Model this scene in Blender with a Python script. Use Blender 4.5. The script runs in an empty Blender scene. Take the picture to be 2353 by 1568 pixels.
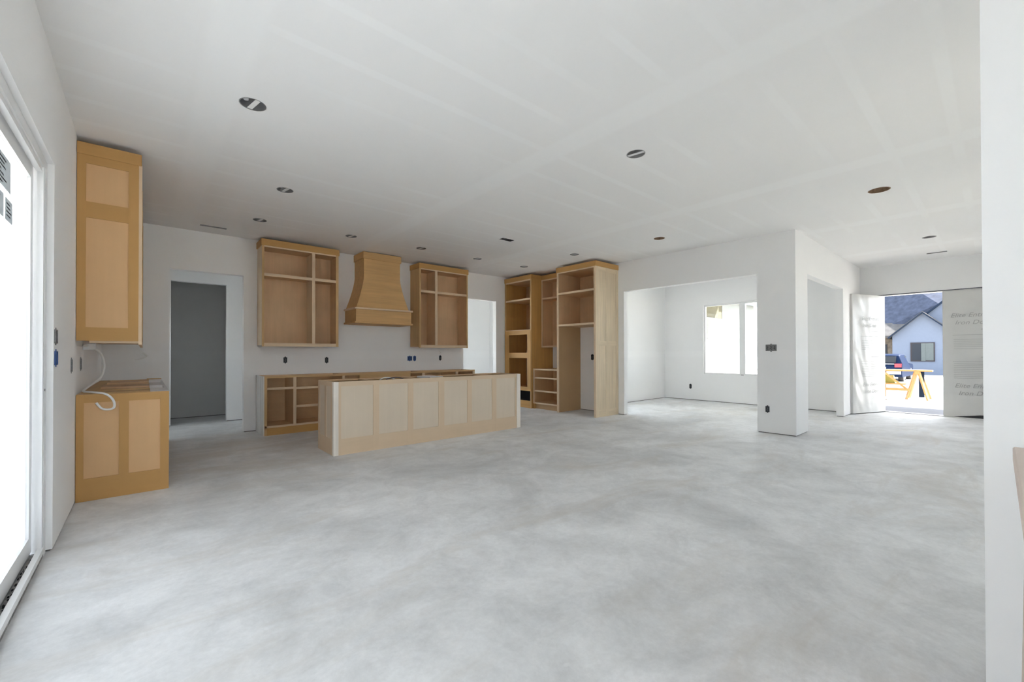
import bpy, bmesh, math, random
from mathutils import Vector, Matrix, noise
from mathutils.geometry import tessellate_polygon

SC = bpy.context.scene
COL = SC.collection
random.seed(7)

# ------------------------------------------------------------------ camera
F_PX, YAW, PITCH, ROLL, SHIFT = 970.92, 0.715322, 0.006877, -0.001757, 21.77
cam = bpy.data.cameras.new('camera')
cam.sensor_fit = 'HORIZONTAL'; cam.sensor_width = 36.0
cam.lens = 36.0 * F_PX / 2353.0
cam.shift_y = SHIFT / 2353.0
cam.clip_start = 0.01; cam.clip_end = 400
co = bpy.data.objects.new('camera', cam); COL.objects.link(co)
fwd = Vector((math.sin(YAW)*math.cos(PITCH), math.cos(YAW)*math.cos(PITCH), math.sin(PITCH)))
rgt = Vector((math.cos(YAW), -math.sin(YAW), 0)); up = rgt.cross(fwd)
r2 = rgt*math.cos(ROLL) + up*math.sin(ROLL); u2 = -rgt*math.sin(ROLL) + up*math.cos(ROLL)
m = Matrix((r2, u2, -fwd)).transposed().to_4x4(); m.translation = (0, 0, 1.25)
co.matrix_world = m
SC.camera = co

# ------------------------------------------------------------------ sky, sun, exposure
SC.view_settings.view_transform = 'Standard'
SC.view_settings.look = 'None'
SC.view_settings.gamma = 1.0
SC.view_settings.use_curve_mapping = False
SC.view_settings.exposure = 1.6
SKY_COL, SKY_STR = (0.835, 0.925, 1.04), 2.2
wd = bpy.data.worlds.new('sky'); SC.world = wd; wd.use_nodes = True
bg = wd.node_tree.nodes['Background']
bg.inputs[0].default_value = (*SKY_COL, 1); bg.inputs[1].default_value = SKY_STR
sun = bpy.data.lights.new('sun', 'SUN'); sun.energy = 15.0; sun.angle = math.radians(0.6); sun.color = (1.0, 0.955, 0.89)
so = bpy.data.objects.new('sun', sun); COL.objects.link(so)
SUN_DIR = Vector((0.55, -0.43, 0.715)).normalized()
so.rotation_euler = SUN_DIR.to_track_quat('Z', 'Y').to_euler(); so.location = (20, -20, 30)
SC.cycles.max_bounces = 8; SC.cycles.diffuse_bounces = 7; SC.cycles.transparent_max_bounces = 10
SC.cycles.use_adaptive_sampling = True; SC.cycles.adaptive_threshold = 0.2; SC.cycles.adaptive_min_samples = 16
SC.cycles.transmission_bounces = 3; SC.cycles.glossy_bounces = 3
SC.cycles.use_denoising = True
SC.cycles.sample_clamp_indirect = 8.0
try:
    SC.cycles.denoiser = 'OPENIMAGEDENOISE'
except Exception:
    pass

def portal(name, loc, size_u, size_v, normal):
    l = bpy.data.lights.new(name, 'AREA'); l.shape = 'RECTANGLE'; l.size = size_u; l.size_y = size_v
    l.cycles.is_portal = True
    o = bpy.data.objects.new(name, l); COL.objects.link(o); o.location = loc
    n = Vector(normal)
    y = Vector((0, 0, 1)); z = -n; x = y.cross(z)
    o.matrix_world = Matrix.Translation(loc) @ Matrix((x, y, z)).transposed().to_4x4()
    return o
portal('window_portal', (-0.61, 1.85, 1.2), 4.1, 2.5, (1, 0, 0))
portal('window_portal', (4.3, -1.44, 1.5), 1.3, 1.2, (0, 1, 0))
portal('window_portal', (7.3, -1.44, 1.55), 1.0, 1.3, (0, 1, 0))
portal('window_portal', (10.0, -1.44, 1.5), 0.6, 1.2, (0, 1, 0))
portal('window_portal', (0.1, -1.44, 1.7), 0.9, 1.4, (0, 1, 0))
portal('window_portal', (12.0, 0.7, 1.25), 1.8, 2.5, (-1, 0, 0))
portal('window_portal', (11.25, 4.13, 1.6), 1.9, 1.85, (-1, 0, 0))
portal('window_portal', (8.1, 6.29, 1.5), 0.9, 2.2, (0, -1, 0))
portal('window_portal', (5.35, 9.54, 1.45), 1.5, 2.1, (0, -1, 0))
portal('window_portal', (-0.61, 8.72, 1.35), 0.6, 1.1, (1, 0, 0))

# ------------------------------------------------------------------ materials
MATS = {}
def _new(name):
    mt = bpy.data.materials.new(name); mt.use_nodes = True
    nt = mt.node_tree; b = nt.nodes['Principled BSDF']
    return mt, nt, b
def N(nt, t, **kw):
    n = nt.nodes.new(t)
    for k, v in kw.items(): setattr(n, k, v)
    return n
def ramp(nt, stops):
    r = N(nt, 'ShaderNodeValToRGB'); e = r.color_ramp.elements
    e[0].position, e[0].color = stops[0][0], (*stops[0][1], 1)
    e[1].position, e[1].color = stops[-1][0], (*stops[-1][1], 1)
    for p, c in stops[1:-1]:
        q = e.new(p); q.color = (*c, 1)
    return r
def plain(name, col, rough=0.6, metal=0.0, spec=0.5, var=0.04, scale=6.0):
    """a plain material with a little mottling"""
    if name in MATS: return MATS[name]
    mt, nt, b = _new(name)
    tc = N(nt, 'ShaderNodeTexCoord'); no = N(nt, 'ShaderNodeTexNoise')
    no.inputs['Scale'].default_value = scale; no.inputs['Detail'].default_value = 4
    nt.links.new(tc.outputs['Object'], no.inputs['Vector'])
    lo = tuple(max(0, c*(1-var)) for c in col); hi = tuple(min(1, c*(1+var)) for c in col)
    r = ramp(nt, [(0.3, lo), (0.7, hi)])
    nt.links.new(no.outputs['Fac'], r.inputs['Fac']); nt.links.new(r.outputs['Color'], b.inputs['Base Color'])
    b.inputs['Roughness'].default_value = rough; b.inputs['Metallic'].default_value = metal
    b.inputs['Specular IOR Level'].default_value = spec
    MATS[name] = mt; return mt
def wood(name, col, axis='z', contrast=0.10, rough=0.55, blotch=0.08):
    key = name + '_' + axis
    if key in MATS: return MATS[key]
    mt, nt, b = _new(key)
    tc = N(nt, 'ShaderNodeTexCoord'); oi = N(nt, 'ShaderNodeObjectInfo')
    add = N(nt, 'ShaderNodeVectorMath', operation='ADD')
    sc = N(nt, 'ShaderNodeVectorMath', operation='SCALE'); sc.inputs['Scale'].default_value = 37.0
    nt.links.new(oi.outputs['Location'], sc.inputs[0])
    nt.links.new(tc.outputs['Object'], add.inputs[0]); nt.links.new(sc.outputs[0], add.inputs[1])
    mp = N(nt, 'ShaderNodeMapping')
    s = {'x': (0.7, 14, 14), 'y': (14, 0.7, 14), 'z': (14, 14, 0.7)}[axis]
    mp.inputs['Scale'].default_value = s
    nt.links.new(add.outputs[0], mp.inputs['Vector'])
    no = N(nt, 'ShaderNodeTexNoise'); no.inputs['Scale'].default_value = 1.6; no.inputs['Detail'].default_value = 5
    no.inputs['Distortion'].default_value = 0.6
    nt.links.new(mp.outputs['Vector'], no.inputs['Vector'])
    n2 = N(nt, 'ShaderNodeTexNoise'); n2.inputs['Scale'].default_value = 2.2; n2.inputs['Detail'].default_value = 3
    nt.links.new(add.outputs[0], n2.inputs['Vector'])
    lo = tuple(c*(1-contrast) for c in col); hi = tuple(min(1, c*(1+contrast*0.7)) for c in col)
    r = ramp(nt, [(0.3, lo), (0.7, hi)])
    nt.links.new(no.outputs['Fac'], r.inputs['Fac'])
    mx = N(nt, 'ShaderNodeMix', data_type='RGBA', blend_type='MULTIPLY')
    r2_ = ramp(nt, [(0.3, (1-blotch,)*3), (0.75, (1, 1, 1))])
    nt.links.new(n2.outputs['Fac'], r2_.inputs['Fac'])
    mx.inputs['Factor'].default_value = 1.0
    nt.links.new(r.outputs['Color'], mx.inputs[6]); nt.links.new(r2_.outputs['Color'], mx.inputs[7])
    nt.links.new(mx.outputs[2], b.inputs['Base Color'])
    b.inputs['Roughness'].default_value = rough; b.inputs['Specular IOR Level'].default_value = 0.35
    MATS[key] = mt; return mt
W_COL = {
    'honey': (0.58, 0.33, 0.115), 'honey_panel': (0.74, 0.465, 0.24),
    'maple': (0.66, 0.43, 0.205), 'maple_edge': (0.78, 0.60, 0.41), 'ply': (0.76, 0.505, 0.295),
    'ply_deep': (0.66, 0.43, 0.24), 'hood': (0.68, 0.415, 0.175),
    'lit_island_frame': (0.68, 0.52, 0.36), 'island_panel': (0.69, 0.58, 0.455), 'post': (0.83, 0.76, 0.68),  # island tones: the cabinet fibreboard with its brighter light put into the colour
    'side_pale': (0.74, 0.605, 0.43), 'oven_wood': (0.62, 0.355, 0.12), 'white_side': (0.78, 0.77, 0.74),
    'lumber': (0.26, 0.13, 0.04), 'ledge': (0.74, 0.62, 0.55), 'kraft': (0.56, 0.37, 0.20), 'scrap': (0.07, 0.042, 0.016)}
def wmat(name, dims):
    ax = 'xyz'[max(range(3), key=lambda i: dims[i])]
    if name in ('honey', 'honey_panel', 'lit_island_frame', 'island_panel', 'kraft'):   # fibreboard: hardly any grain
        return wood(name, W_COL[name], ax, 0.02, 0.6, 0.06)
    if name in ('ply', 'ply_deep'):                                                    # rotary-cut veneer: blotchy, little grain
        return wood(name, W_COL[name], ax, 0.05, 0.55, 0.16)
    return wood(name, W_COL[name], ax)

def drywall(name, col, ceiling=False):
    mt, nt, b = _new(name)
    tc = N(nt, 'ShaderNodeTexCoord')
    no = N(nt, 'ShaderNodeTexNoise'); no.inputs['Scale'].default_value = 1.3; no.inputs['Detail'].default_value = 3
    nt.links.new(tc.outputs['Object'], no.inputs['Vector'])
    r = ramp(nt, [(0.3, tuple(c*0.985 for c in col)), (0.7, col)])
    nt.links.new(no.outputs['Fac'], r.inputs['Fac'])
    out = r.outputs['Color']
    # joint compound: bands of smoothed white mud over screw lines and board seams
    sep = N(nt, 'ShaderNodeSeparateXYZ'); nt.links.new(tc.outputs['Object'], sep.inputs[0])
    def band(sock, off, period, width):
        a = N(nt, 'ShaderNodeMath', operation='ADD'); nt.links.new(sock, a.inputs[0]); a.inputs[1].default_value = -off + 100*period
        mo = N(nt, 'ShaderNodeMath', operation='PINGPONG'); nt.links.new(a.outputs[0], mo.inputs[0]); mo.inputs[1].default_value = period/2
        mr = N(nt, 'ShaderNodeMapRange'); mr.interpolation_type = 'SMOOTHSTEP'
        nt.links.new(mo.outputs[0], mr.inputs['Value'])
        mr.inputs['From Min'].default_value = width; mr.inputs['From Max'].default_value = width*0.55
        mr.inputs['To Min'].default_value = 0; mr.inputs['To Max'].default_value = 1
        return mr.outputs['Result']
    if ceiling:
        b1 = band(sep.outputs['Y'], 3.52, 0.412, 0.045)
        b2 = band(sep.outputs['X'], 2.83, 2.44, 0.16)
        # the screw lines are mudded only in places
        n3 = N(nt, 'ShaderNodeTexNoise'); n3.inputs['Scale'].default_value = 0.9; n3.inputs['Detail'].default_value = 1
        nt.links.new(tc.outputs['Object'], n3.inputs['Vector'])
        m3 = N(nt, 'ShaderNodeMapRange'); nt.links.new(n3.outputs['Fac'], m3.inputs['Value'])
        m3.inputs['From Min'].default_value = 0.42; m3.inputs['From Max'].default_value = 0.58
        mm = N(nt, 'ShaderNodeMath', operation='MULTIPLY'); nt.links.new(b1, mm.inputs[0]); nt.links.new(m3.outputs['Result'], mm.inputs[1])
        mxx = N(nt, 'ShaderNodeMath', operation='MAXIMUM'); nt.links.new(mm.outputs[0], mxx.inputs[0]); nt.links.new(b2, mxx.inputs[1])
        fac = mxx.outputs[0]
    else:
        fac = band(sep.outputs['Z'], 1.22, 2.44, 0.10)
    mx = N(nt, 'ShaderNodeMix', data_type='RGBA'); nt.links.new(fac, mx.inputs['Factor'])
    nt.links.new(out, mx.inputs[6]); mx.inputs[7].default_value = (*[min(0.92, c*(1.025 if ceiling else 1.01)) for c in col], 1)
    nt.links.new(mx.outputs[2], b.inputs['Base Color'])
    b.inputs['Roughness'].default_value = 0.75; b.inputs['Specular IOR Level'].default_value = 0.25
    n4 = N(nt, 'ShaderNodeTexNoise'); n4.inputs['Scale'].default_value = 60; n4.inputs['Detail'].default_value = 2
    nt.links.new(tc.outputs['Object'], n4.inputs['Vector'])
    bp = N(nt, 'ShaderNodeBump'); bp.inputs['Strength'].default_value = 0.05; bp.inputs['Distance'].default_value = 0.002
    nt.links.new(n4.outputs['Fac'], bp.inputs['Height']); nt.links.new(bp.outputs['Normal'], b.inputs['Normal'])
    MATS[name] = mt; return mt
M_WALL = drywall('primed_drywall', (0.90, 0.896, 0.894))
M_CLOSET = drywall('closet_shade_drywall', (0.66, 0.655, 0.64))  # greyer copy of the drywall, closet darkness put into the colour
M_CEIL = drywall('ceiling_drywall', (0.905, 0.90, 0.897), True)

def concrete(name, col, brown, stains):
    mt, nt, b = _new(name)
    tc = N(nt, 'ShaderNodeTexCoord')
    def noi(scale, detail, rough=0.6, dist=0.0, vec=None):
        n = N(nt, 'ShaderNodeTexNoise'); n.inputs['Scale'].default_value = scale; n.inputs['Detail'].default_value = detail
        n.inputs['Roughness'].default_value = rough; n.inputs['Distortion'].default_value = dist
        nt.links.new(vec or tc.outputs['Object'], n.inputs['Vector']); return n
    a = noi(0.9, 8, 0.62, 0.7); c = noi(3.2, 10, 0.72, 0.5); d = noi(30, 6, 0.75)
    r1 = ramp(nt, [(0.32, tuple(x*0.82 for x in col)), (0.5, col), (0.68, tuple(min(1, x*1.13) for x in col))])
    nt.links.new(a.outputs['Fac'], r1.inputs['Fac'])
    r2_ = ramp(nt, [(0.3, (0.82, 0.82, 0.82)), (0.55, (1.0, 1.0, 1.0)), (0.75, (1.07, 1.07, 1.07))])
    nt.links.new(c.outputs['Fac'], r2_.inputs['Fac'])
    r3 = ramp(nt, [(0.3, (0.93,)*3), (0.7, (1.05,)*3)]); nt.links.new(d.outputs['Fac'], r3.inputs['Fac'])
    m1 = N(nt, 'ShaderNodeMix', data_type='RGBA', blend_type='MULTIPLY'); m1.inputs['Factor'].default_value = 1
    m2 = N(nt, 'ShaderNodeMix', data_type='RGBA', blend_type='MULTIPLY'); m2.inputs['Factor'].default_value = 1
    nt.links.new(r1.outputs['Color'], m1.inputs[6]); nt.links.new(r2_.outputs['Color'], m1.inputs[7])
    nt.links.new(m1.outputs[2], m2.inputs[6]); nt.links.new(r3.outputs['Color'], m2.inputs[7])
    out = m2.outputs[2]
    if stains:
        # brownish construction dirt, streaked by the trowel
        mp = N(nt, 'ShaderNodeMapping'); mp.inputs['Scale'].default_value = (0.55, 1.5, 1); mp.inputs['Location'].default_value = (3.1, 1.7, 0)
        nt.links.new(tc.outputs['Object'], mp.inputs['Vector'])
        s = noi(1.1, 7, 0.65, 0.8, mp.outputs['Vector'])
        sr = N(nt, 'ShaderNodeMapRange'); nt.links.new(s.outputs['Fac'], sr.inputs['Value'])
        sr.inputs['From Min'].default_value = 0.52; sr.inputs['From Max'].default_value = 0.72; sr.inputs['To Max'].default_value = 0.55
        # the kitchen work area is the dirtiest
        kx = N(nt, 'ShaderNodeVectorMath', operation='DISTANCE'); nt.links.new(tc.outputs['Object'], kx.inputs[0]); kx.inputs[1].default_value = (1.6, 6.3, 0)
        km = N(nt, 'ShaderNodeMapRange'); km.interpolation_type = 'SMOOTHSTEP'; nt.links.new(kx.outputs['Value'], km.inputs['Value'])
        km.inputs['From Min'].default_value = 0.6; km.inputs['From Max'].default_value = 3.0; km.inputs['To Min'].default_value = 0.11; km.inputs['To Max'].default_value = 0.0
        ad = N(nt, 'ShaderNodeMath', operation='ADD'); nt.links.new(s.outputs['Fac'], ad.inputs[0]); nt.links.new(km.outputs['Result'], ad.inputs[1])
        nt.links.new(ad.outputs[0], sr.inputs['Value'])
        m3 = N(nt, 'ShaderNodeMix', data_type='RGBA'); nt.links.new(sr.outputs['Result'], m3.inputs['Factor'])
        nt.links.new(out, m3.inputs[6]); m3.inputs[7].default_value = (*brown, 1)
        # plaster dust, small pale flecks
        f = noi(9, 3, 0.5); fr = N(nt, 'ShaderNodeMapRange'); nt.links.new(f.outputs['Fac'], fr.inputs['Value'])
        fr.inputs['From Min'].default_value = 0.70; fr.inputs['From Max'].default_value = 0.76; fr.inputs['To Max'].default_value = 0.6
        m4 = N(nt, 'ShaderNodeMix', data_type='RGBA'); nt.links.new(fr.outputs['Result'], m4.inputs['Factor'])
        nt.links.new(m3.outputs[2], m4.inputs[6]); m4.inputs[7].default_value = (0.75, 0.75, 0.76, 1)
        out = m4.outputs[2]
    nt.links.new(out, b.inputs['Base Color'])
    rr = N(nt, 'ShaderNodeMapRange'); nt.links.new(c.outputs['Fac'], rr.inputs['Value'])
    rr.inputs['To Min'].default_value = 0.45; rr.inputs['To Max'].default_value = 0.75
    nt.links.new(rr.outputs['Result'], b.inputs['Roughness']); b.inputs['Specular IOR Level'].default_value = 0.35
    bp = N(nt, 'ShaderNodeBump'); bp.inputs['Strength'].default_value = 0.12; bp.inputs['Distance'].default_value = 0.004
    nt.links.new(c.outputs['Fac'], bp.inputs['Height']); nt.links.new(bp.outputs['Normal'], b.inputs['Normal'])
    MATS[name] = mt; return mt
M_FLOOR = concrete('bare_concrete', (0.745, 0.75, 0.762), (0.54, 0.50, 0.455), True)
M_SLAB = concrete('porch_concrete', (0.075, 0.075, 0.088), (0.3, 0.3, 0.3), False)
M_DIRT = concrete('pale_dirt', (0.60, 0.565, 0.51), (0.4, 0.35, 0.3), False)

M_VINYL = plain('white_vinyl', (0.84, 0.84, 0.84), 0.35, var=0.01)
M_TRACKDIRT = plain('dirty_track', (0.30, 0.29, 0.28), 0.8, var=0.5, scale=25)
M_METAL = plain('galvanised_metal', (0.42, 0.42, 0.42), 0.45, 0.6, var=0.15)
M_CANDARK = plain('can_interior', (0.10, 0.10, 0.10), 0.5, 0.3, var=0.4, scale=30)
M_STRAP = plain('white_strap', (0.82, 0.82, 0.81), 0.5, var=0.02)
M_RUSTCAN = plain('rusty_can_rim', (0.30, 0.20, 0.13), 0.6, 0.2, var=0.3, scale=40)
M_BOXDARK = plain('black_box', (0.03, 0.03, 0.035), 0.5)
M_BOXBLUE = plain('blue_box', (0.03, 0.09, 0.28), 0.45)
M_BOXGREY = plain('grey_box', (0.22, 0.22, 0.22), 0.5, var=0.3, scale=60)
M_CABLE = plain('white_cable', (0.85, 0.84, 0.82), 0.4, var=0.02)
M_CABLEDK = plain('dark_cable', (0.05, 0.06, 0.09), 0.4)
M_COPPER = plain('bare_wire', (0.60, 0.38, 0.22), 0.35, 0.7)
M_IRON = plain('black_iron', (0.025, 0.025, 0.027), 0.45)
M_FILM = plain('milky_film', (0.68, 0.675, 0.655), 0.28, var=0.03, scale=3)
M_PRINT = plain('grey_print', (0.42, 0.42, 0.41), 0.6)
M_PAPER = plain('label_paper', (0.72, 0.73, 0.72), 0.6)
def sheer(name, col):
    mt, nt, b = _new(name); nt.nodes.remove(b)
    out = [n for n in nt.nodes if n.type == 'OUTPUT_MATERIAL'][0]
    no = N(nt, 'ShaderNodeTexNoise'); no.inputs['Scale'].default_value = 5
    r = ramp(nt, [(0.3, tuple(c*0.97 for c in col)), (0.7, col)]); nt.links.new(no.outputs['Fac'], r.inputs['Fac'])
    tl = N(nt, 'ShaderNodeBsdfTranslucent'); di = N(nt, 'ShaderNodeBsdfDiffuse'); ms = N(nt, 'ShaderNodeMixShader'); ms.inputs[0].default_value = 0.3
    nt.links.new(r.outputs['Color'], tl.inputs[0]); nt.links.new(r.outputs['Color'], di.inputs[0])
    nt.links.new(tl.outputs[0], ms.inputs[1]); nt.links.new(di.outputs[0], ms.inputs[2]); nt.links.new(ms.outputs[0], out.inputs['Surface'])
    return mt
M_LABEL = sheer('backlit_label_paper', (0.62, 0.63, 0.63)); M_LABELINK = sheer('label_ink', (0.35, 0.36, 0.36))
M_BLACK = plain('dark_opening', (0.012, 0.012, 0.014), 0.8)
M_WHITEPAD = plain('white_filler', (0.80, 0.79, 0.80), 0.55, var=0.02)

def glass_mat(name, alpha_film, tint=(0.95, 0.97, 0.96)):
    mt, nt, b = _new(name); nt.nodes.remove(b)
    out = [n for n in nt.nodes if n.type == 'OUTPUT_MATERIAL'][0]
    tr = N(nt, 'ShaderNodeBsdfTransparent'); tr.inputs[0].default_value = (*tint, 1)
    gl = N(nt, 'ShaderNodeBsdfGlossy'); gl.inputs['Roughness'].default_value = 0.02
    fr = N(nt, 'ShaderNodeFresnel'); fr.inputs[0].default_value = 1.45
    cl = N(nt, 'ShaderNodeMath', operation='MINIMUM'); nt.links.new(fr.outputs[0], cl.inputs[0]); cl.inputs[1].default_value = 0.35
    m1 = N(nt, 'ShaderNodeMixShader'); nt.links.new(cl.outputs[0], m1.inputs[0]); nt.links.new(tr.outputs[0], m1.inputs[1]); nt.links.new(gl.outputs[0], m1.inputs[2])
    last = m1.outputs[0]
    if alpha_film > 0:
        tl = N(nt, 'ShaderNodeBsdfTranslucent'); tl.inputs[0].default_value = (0.62, 0.625, 0.625, 1)
        m2 = N(nt, 'ShaderNodeMixShader')
        no = N(nt, 'ShaderNodeTexNoise'); no.inputs['Scale'].default_value = 1.5
        tc = N(nt, 'ShaderNodeTexCoord'); nt.links.new(tc.outputs['Object'], no.inputs['Vector'])
        mr = N(nt, 'ShaderNodeMapRange'); nt.links.new(no.outputs['Fac'], mr.inputs['Value'])
        mr.inputs['To Min'].default_value = alpha_film-0.1; mr.inputs['To Max'].default_value = alpha_film+0.1
        nt.links.new(mr.outputs['Result'], m2.inputs[0]); nt.links.new(last, m2.inputs[1]); nt.links.new(tl.outputs[0], m2.inputs[2])
        last = m2.outputs[0]
    nt.links.new(last, out.inputs['Surface'])
    MATS[name] = mt; return mt
M_GLASS = glass_mat('clear_glass', 0)
M_FILMGLASS = glass_mat('film_covered_glass', 0.85)

# ------------------------------------------------------------------ builders
def link(name, me, mat, parent=None, loc=(0, 0, 0)):
    o = bpy.data.objects.new(name, me); COL.objects.link(o)
    if mat is not None and len(me.materials) == 0: me.materials.append(mat)
    if parent is not None:
        o.parent = parent; o.location = Vector(loc) - parent_world(parent)
    else:
        o.location = loc
    return o
def parent_world(p):
    v = Vector((0, 0, 0))
    while p is not None:
        v += p.location; p = p.parent
    return v
def tag(o, label, cat, group=None, kind=None):
    o['label'] = label; o['category'] = cat
    if group: o['group'] = group
    if kind: o['kind'] = kind
    return o
def thing(name, label, cat, loc, group=None, kind=None):
    o = bpy.data.objects.new(name, None); COL.objects.link(o); o.location = loc; o.empty_display_size = 0.1
    return tag(o, label, cat, group, kind)
def mesh_from(bm, name):
    bmesh.ops.recalc_face_normals(bm, faces=bm.faces[:])
    me = bpy.data.meshes.new(name); bm.to_mesh(me); bm.free(); return me
def bm_box(bm, x0, x1, y0, y1, z0, z1):
    vs = [bm.verts.new(p) for p in ((x0, y0, z0), (x1, y0, z0), (x1, y1, z0), (x0, y1, z0), (x0, y0, z1), (x1, y0, z1), (x1, y1, z1), (x0, y1, z1))]
    for f in ((0, 3, 2, 1), (4, 5, 6, 7), (0, 1, 5, 4), (1, 2, 6, 5), (2, 3, 7, 6), (3, 0, 4, 7)):
        bm.faces.new([vs[i] for i in f])
def box(name, b, mat, parent=None, bevel=0.0):
    """one box as an object; b = (x0,x1,y0,y1,z0,z1) in world; mat a material or a wood name"""
    x0, x1 = sorted(b[0:2]); y0, y1 = sorted(b[2:4]); z0, z1 = sorted(b[4:6])
    c = Vector(((x0+x1)/2, (y0+y1)/2, (z0+z1)/2)); d = (x1-x0, y1-y0, z1-z0)
    bm = bmesh.new(); bm_box(bm, -d[0]/2, d[0]/2, -d[1]/2, d[1]/2, -d[2]/2, d[2]/2)
    if bevel: bmesh.ops.bevel(bm, geom=bm.edges[:], offset=bevel, segments=1, affect='EDGES')
    if isinstance(mat, str): mat = wmat(mat, d)
    return link(name, mesh_from(bm, name), mat, parent, c)
def boxes(name, bl, mat, parent=None, loc=(0, 0, 0)):
    bm = bmesh.new()
    for b in bl:
        bm_box(bm, b[0]-loc[0], b[1]-loc[0], b[2]-loc[1], b[3]-loc[1], b[4]-loc[2], b[5]-loc[2])
    return link(name, mesh_from(bm, name), mat, parent, loc)
def struct(o, label, cat):
    return tag(o, label, cat, kind='structure')
def tube(name, pts, r, mat, parent=None, smooth=True, res=8):
    """tube along a smoothed polyline (world points)"""
    P = [Vector(p) for p in pts]
    if smooth and len(P) > 2:
        Q = []
        for i in range(len(P)-1):
            p0 = P[max(i-1, 0)]; p1 = P[i]; p2 = P[i+1]; p3 = P[min(i+2, len(P)-1)]
            for k in range(8):
                t = k/8
                Q.append(0.5*((2*p1)+(-p0+p2)*t+(2*p0-5*p1+4*p2-p3)*t*t+(-p0+3*p1-3*p2+p3)*t**3))
        Q.append(P[-1]); P = Q
    c = P[0].copy(); bm = bmesh.new(); rings = []
    prev = None
    for i, p in enumerate(P):
        t = (P[min(i+1, len(P)-1)]-P[max(i-1, 0)]).normalized()
        if prev is None: prev = t.orthogonal().normalized()
        n = (prev - t*prev.dot(t)).normalized(); prev = n; bn = t.cross(n)
        rings.append([bm.verts.new(p-c+r*(math.cos(a)*n+math.sin(a)*bn)) for a in [2*math.pi*k/res for k in range(res)]])
    for a, b in zip(rings, rings[1:]):
        for k in range(res): bm.faces.new((a[k], a[(k+1) % res], b[(k+1) % res], b[k]))
    bm.faces.new(rings[0]); bm.faces.new(rings[-1][::-1])
    me = mesh_from(bm, name)
    for f in me.polygons: f.use_smooth = True
    return link(name, me, mat, parent, c)
def prism(name, poly, axis, a0, a1, mat, parent=None):
    """polygon in the two other axes extruded along axis (0,1,2) from a0 to a1, world coordinates"""
    o = [i for i in range(3) if i != axis]
    def P(uv, a):
        v = [0, 0, 0]; v[o[0]], v[o[1]] = uv; v[axis] = a; return Vector(v)
    c = sum((P(p, (a0+a1)/2) for p in poly), Vector())/len(poly)
    bm = bmesh.new()
    A = [bm.verts.new(P(p, a0)-c) for p in poly]; B = [bm.verts.new(P(p, a1)-c) for p in poly]
    n = len(poly)
    for i in range(n): bm.faces.new((A[i], A[(i+1) % n], B[(i+1) % n], B[i]))
    bm.faces.new(A[::-1]); bm.faces.new(B)
    if isinstance(mat, str):
        xs = [max(v.co[i] for v in bm.verts)-min(v.co[i] for v in bm.verts) for i in range(3)]
        mat = wmat(mat, xs)
    return link(name, mesh_from(bm, name), mat, parent, c)
def beam(name, p, q, w, t, mat, parent=None):
    """rectangular stick between two points"""
    p, q = Vector(p), Vector(q); d = (q-p); L = d.length; c = (p+q)/2
    bm = bmesh.new(); bm_box(bm, -w/2, w/2, -t/2, t/2, -L/2, L/2)
    bmesh.ops.rotate(bm, verts=bm.verts[:], cent=(0, 0, 0), matrix=d.to_track_quat('Z', 'Y').to_matrix())
    if isinstance(mat, str): mat = wmat(mat, [abs(x) for x in d])
    return link(name, mesh_from(bm, name), mat, parent, c)

def wall_cells(lo, hi, z0, z1, ops):
    """rectangles (a0,a1,z0,z1) of a wall with openings ops = (a0,a1,z0,z1)"""
    cells = []; cur = lo
    for a0, a1, b0, b1 in sorted(ops):
        if a0 > cur: cells.append((cur, a0, z0, z1))
        if b0 > z0: cells.append((a0, a1, z0, b0))
        if b1 < z1: cells.append((a0, a1, b1, z1))
        cur = a1
    if cur < hi: cells.append((cur, hi, z0, z1))
    return cells
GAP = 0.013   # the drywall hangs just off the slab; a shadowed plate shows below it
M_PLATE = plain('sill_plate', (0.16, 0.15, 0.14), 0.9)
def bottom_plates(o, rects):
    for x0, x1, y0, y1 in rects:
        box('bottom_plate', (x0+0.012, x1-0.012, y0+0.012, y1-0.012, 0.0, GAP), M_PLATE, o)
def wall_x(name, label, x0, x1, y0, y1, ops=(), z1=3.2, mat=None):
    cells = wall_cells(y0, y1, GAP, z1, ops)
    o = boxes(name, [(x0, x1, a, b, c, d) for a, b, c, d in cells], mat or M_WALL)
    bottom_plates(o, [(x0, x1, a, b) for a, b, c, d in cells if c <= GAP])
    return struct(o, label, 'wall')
def wall_y(name, label, y0, y1, x0, x1, ops=(), z1=3.2, mat=None):
    cells = wall_cells(x0, x1, GAP, z1, ops)
    o = boxes(name, [(a, b, y0, y1, c, d) for a, b, c, d in cells], mat or M_WALL)
    bottom_plates(o, [(a, b, y0, y1) for a, b, c, d in cells if c <= GAP])
    return struct(o, label, 'wall')

# ------------------------------------------------------------------ the shell
H = 3.10
struct(boxes('floor', [(-0.59, 11.95, -1.42, 10.6, -0.12, 0)], M_FLOOR), 'bare mottled grey concrete slab across the whole room', 'floor')

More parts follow.
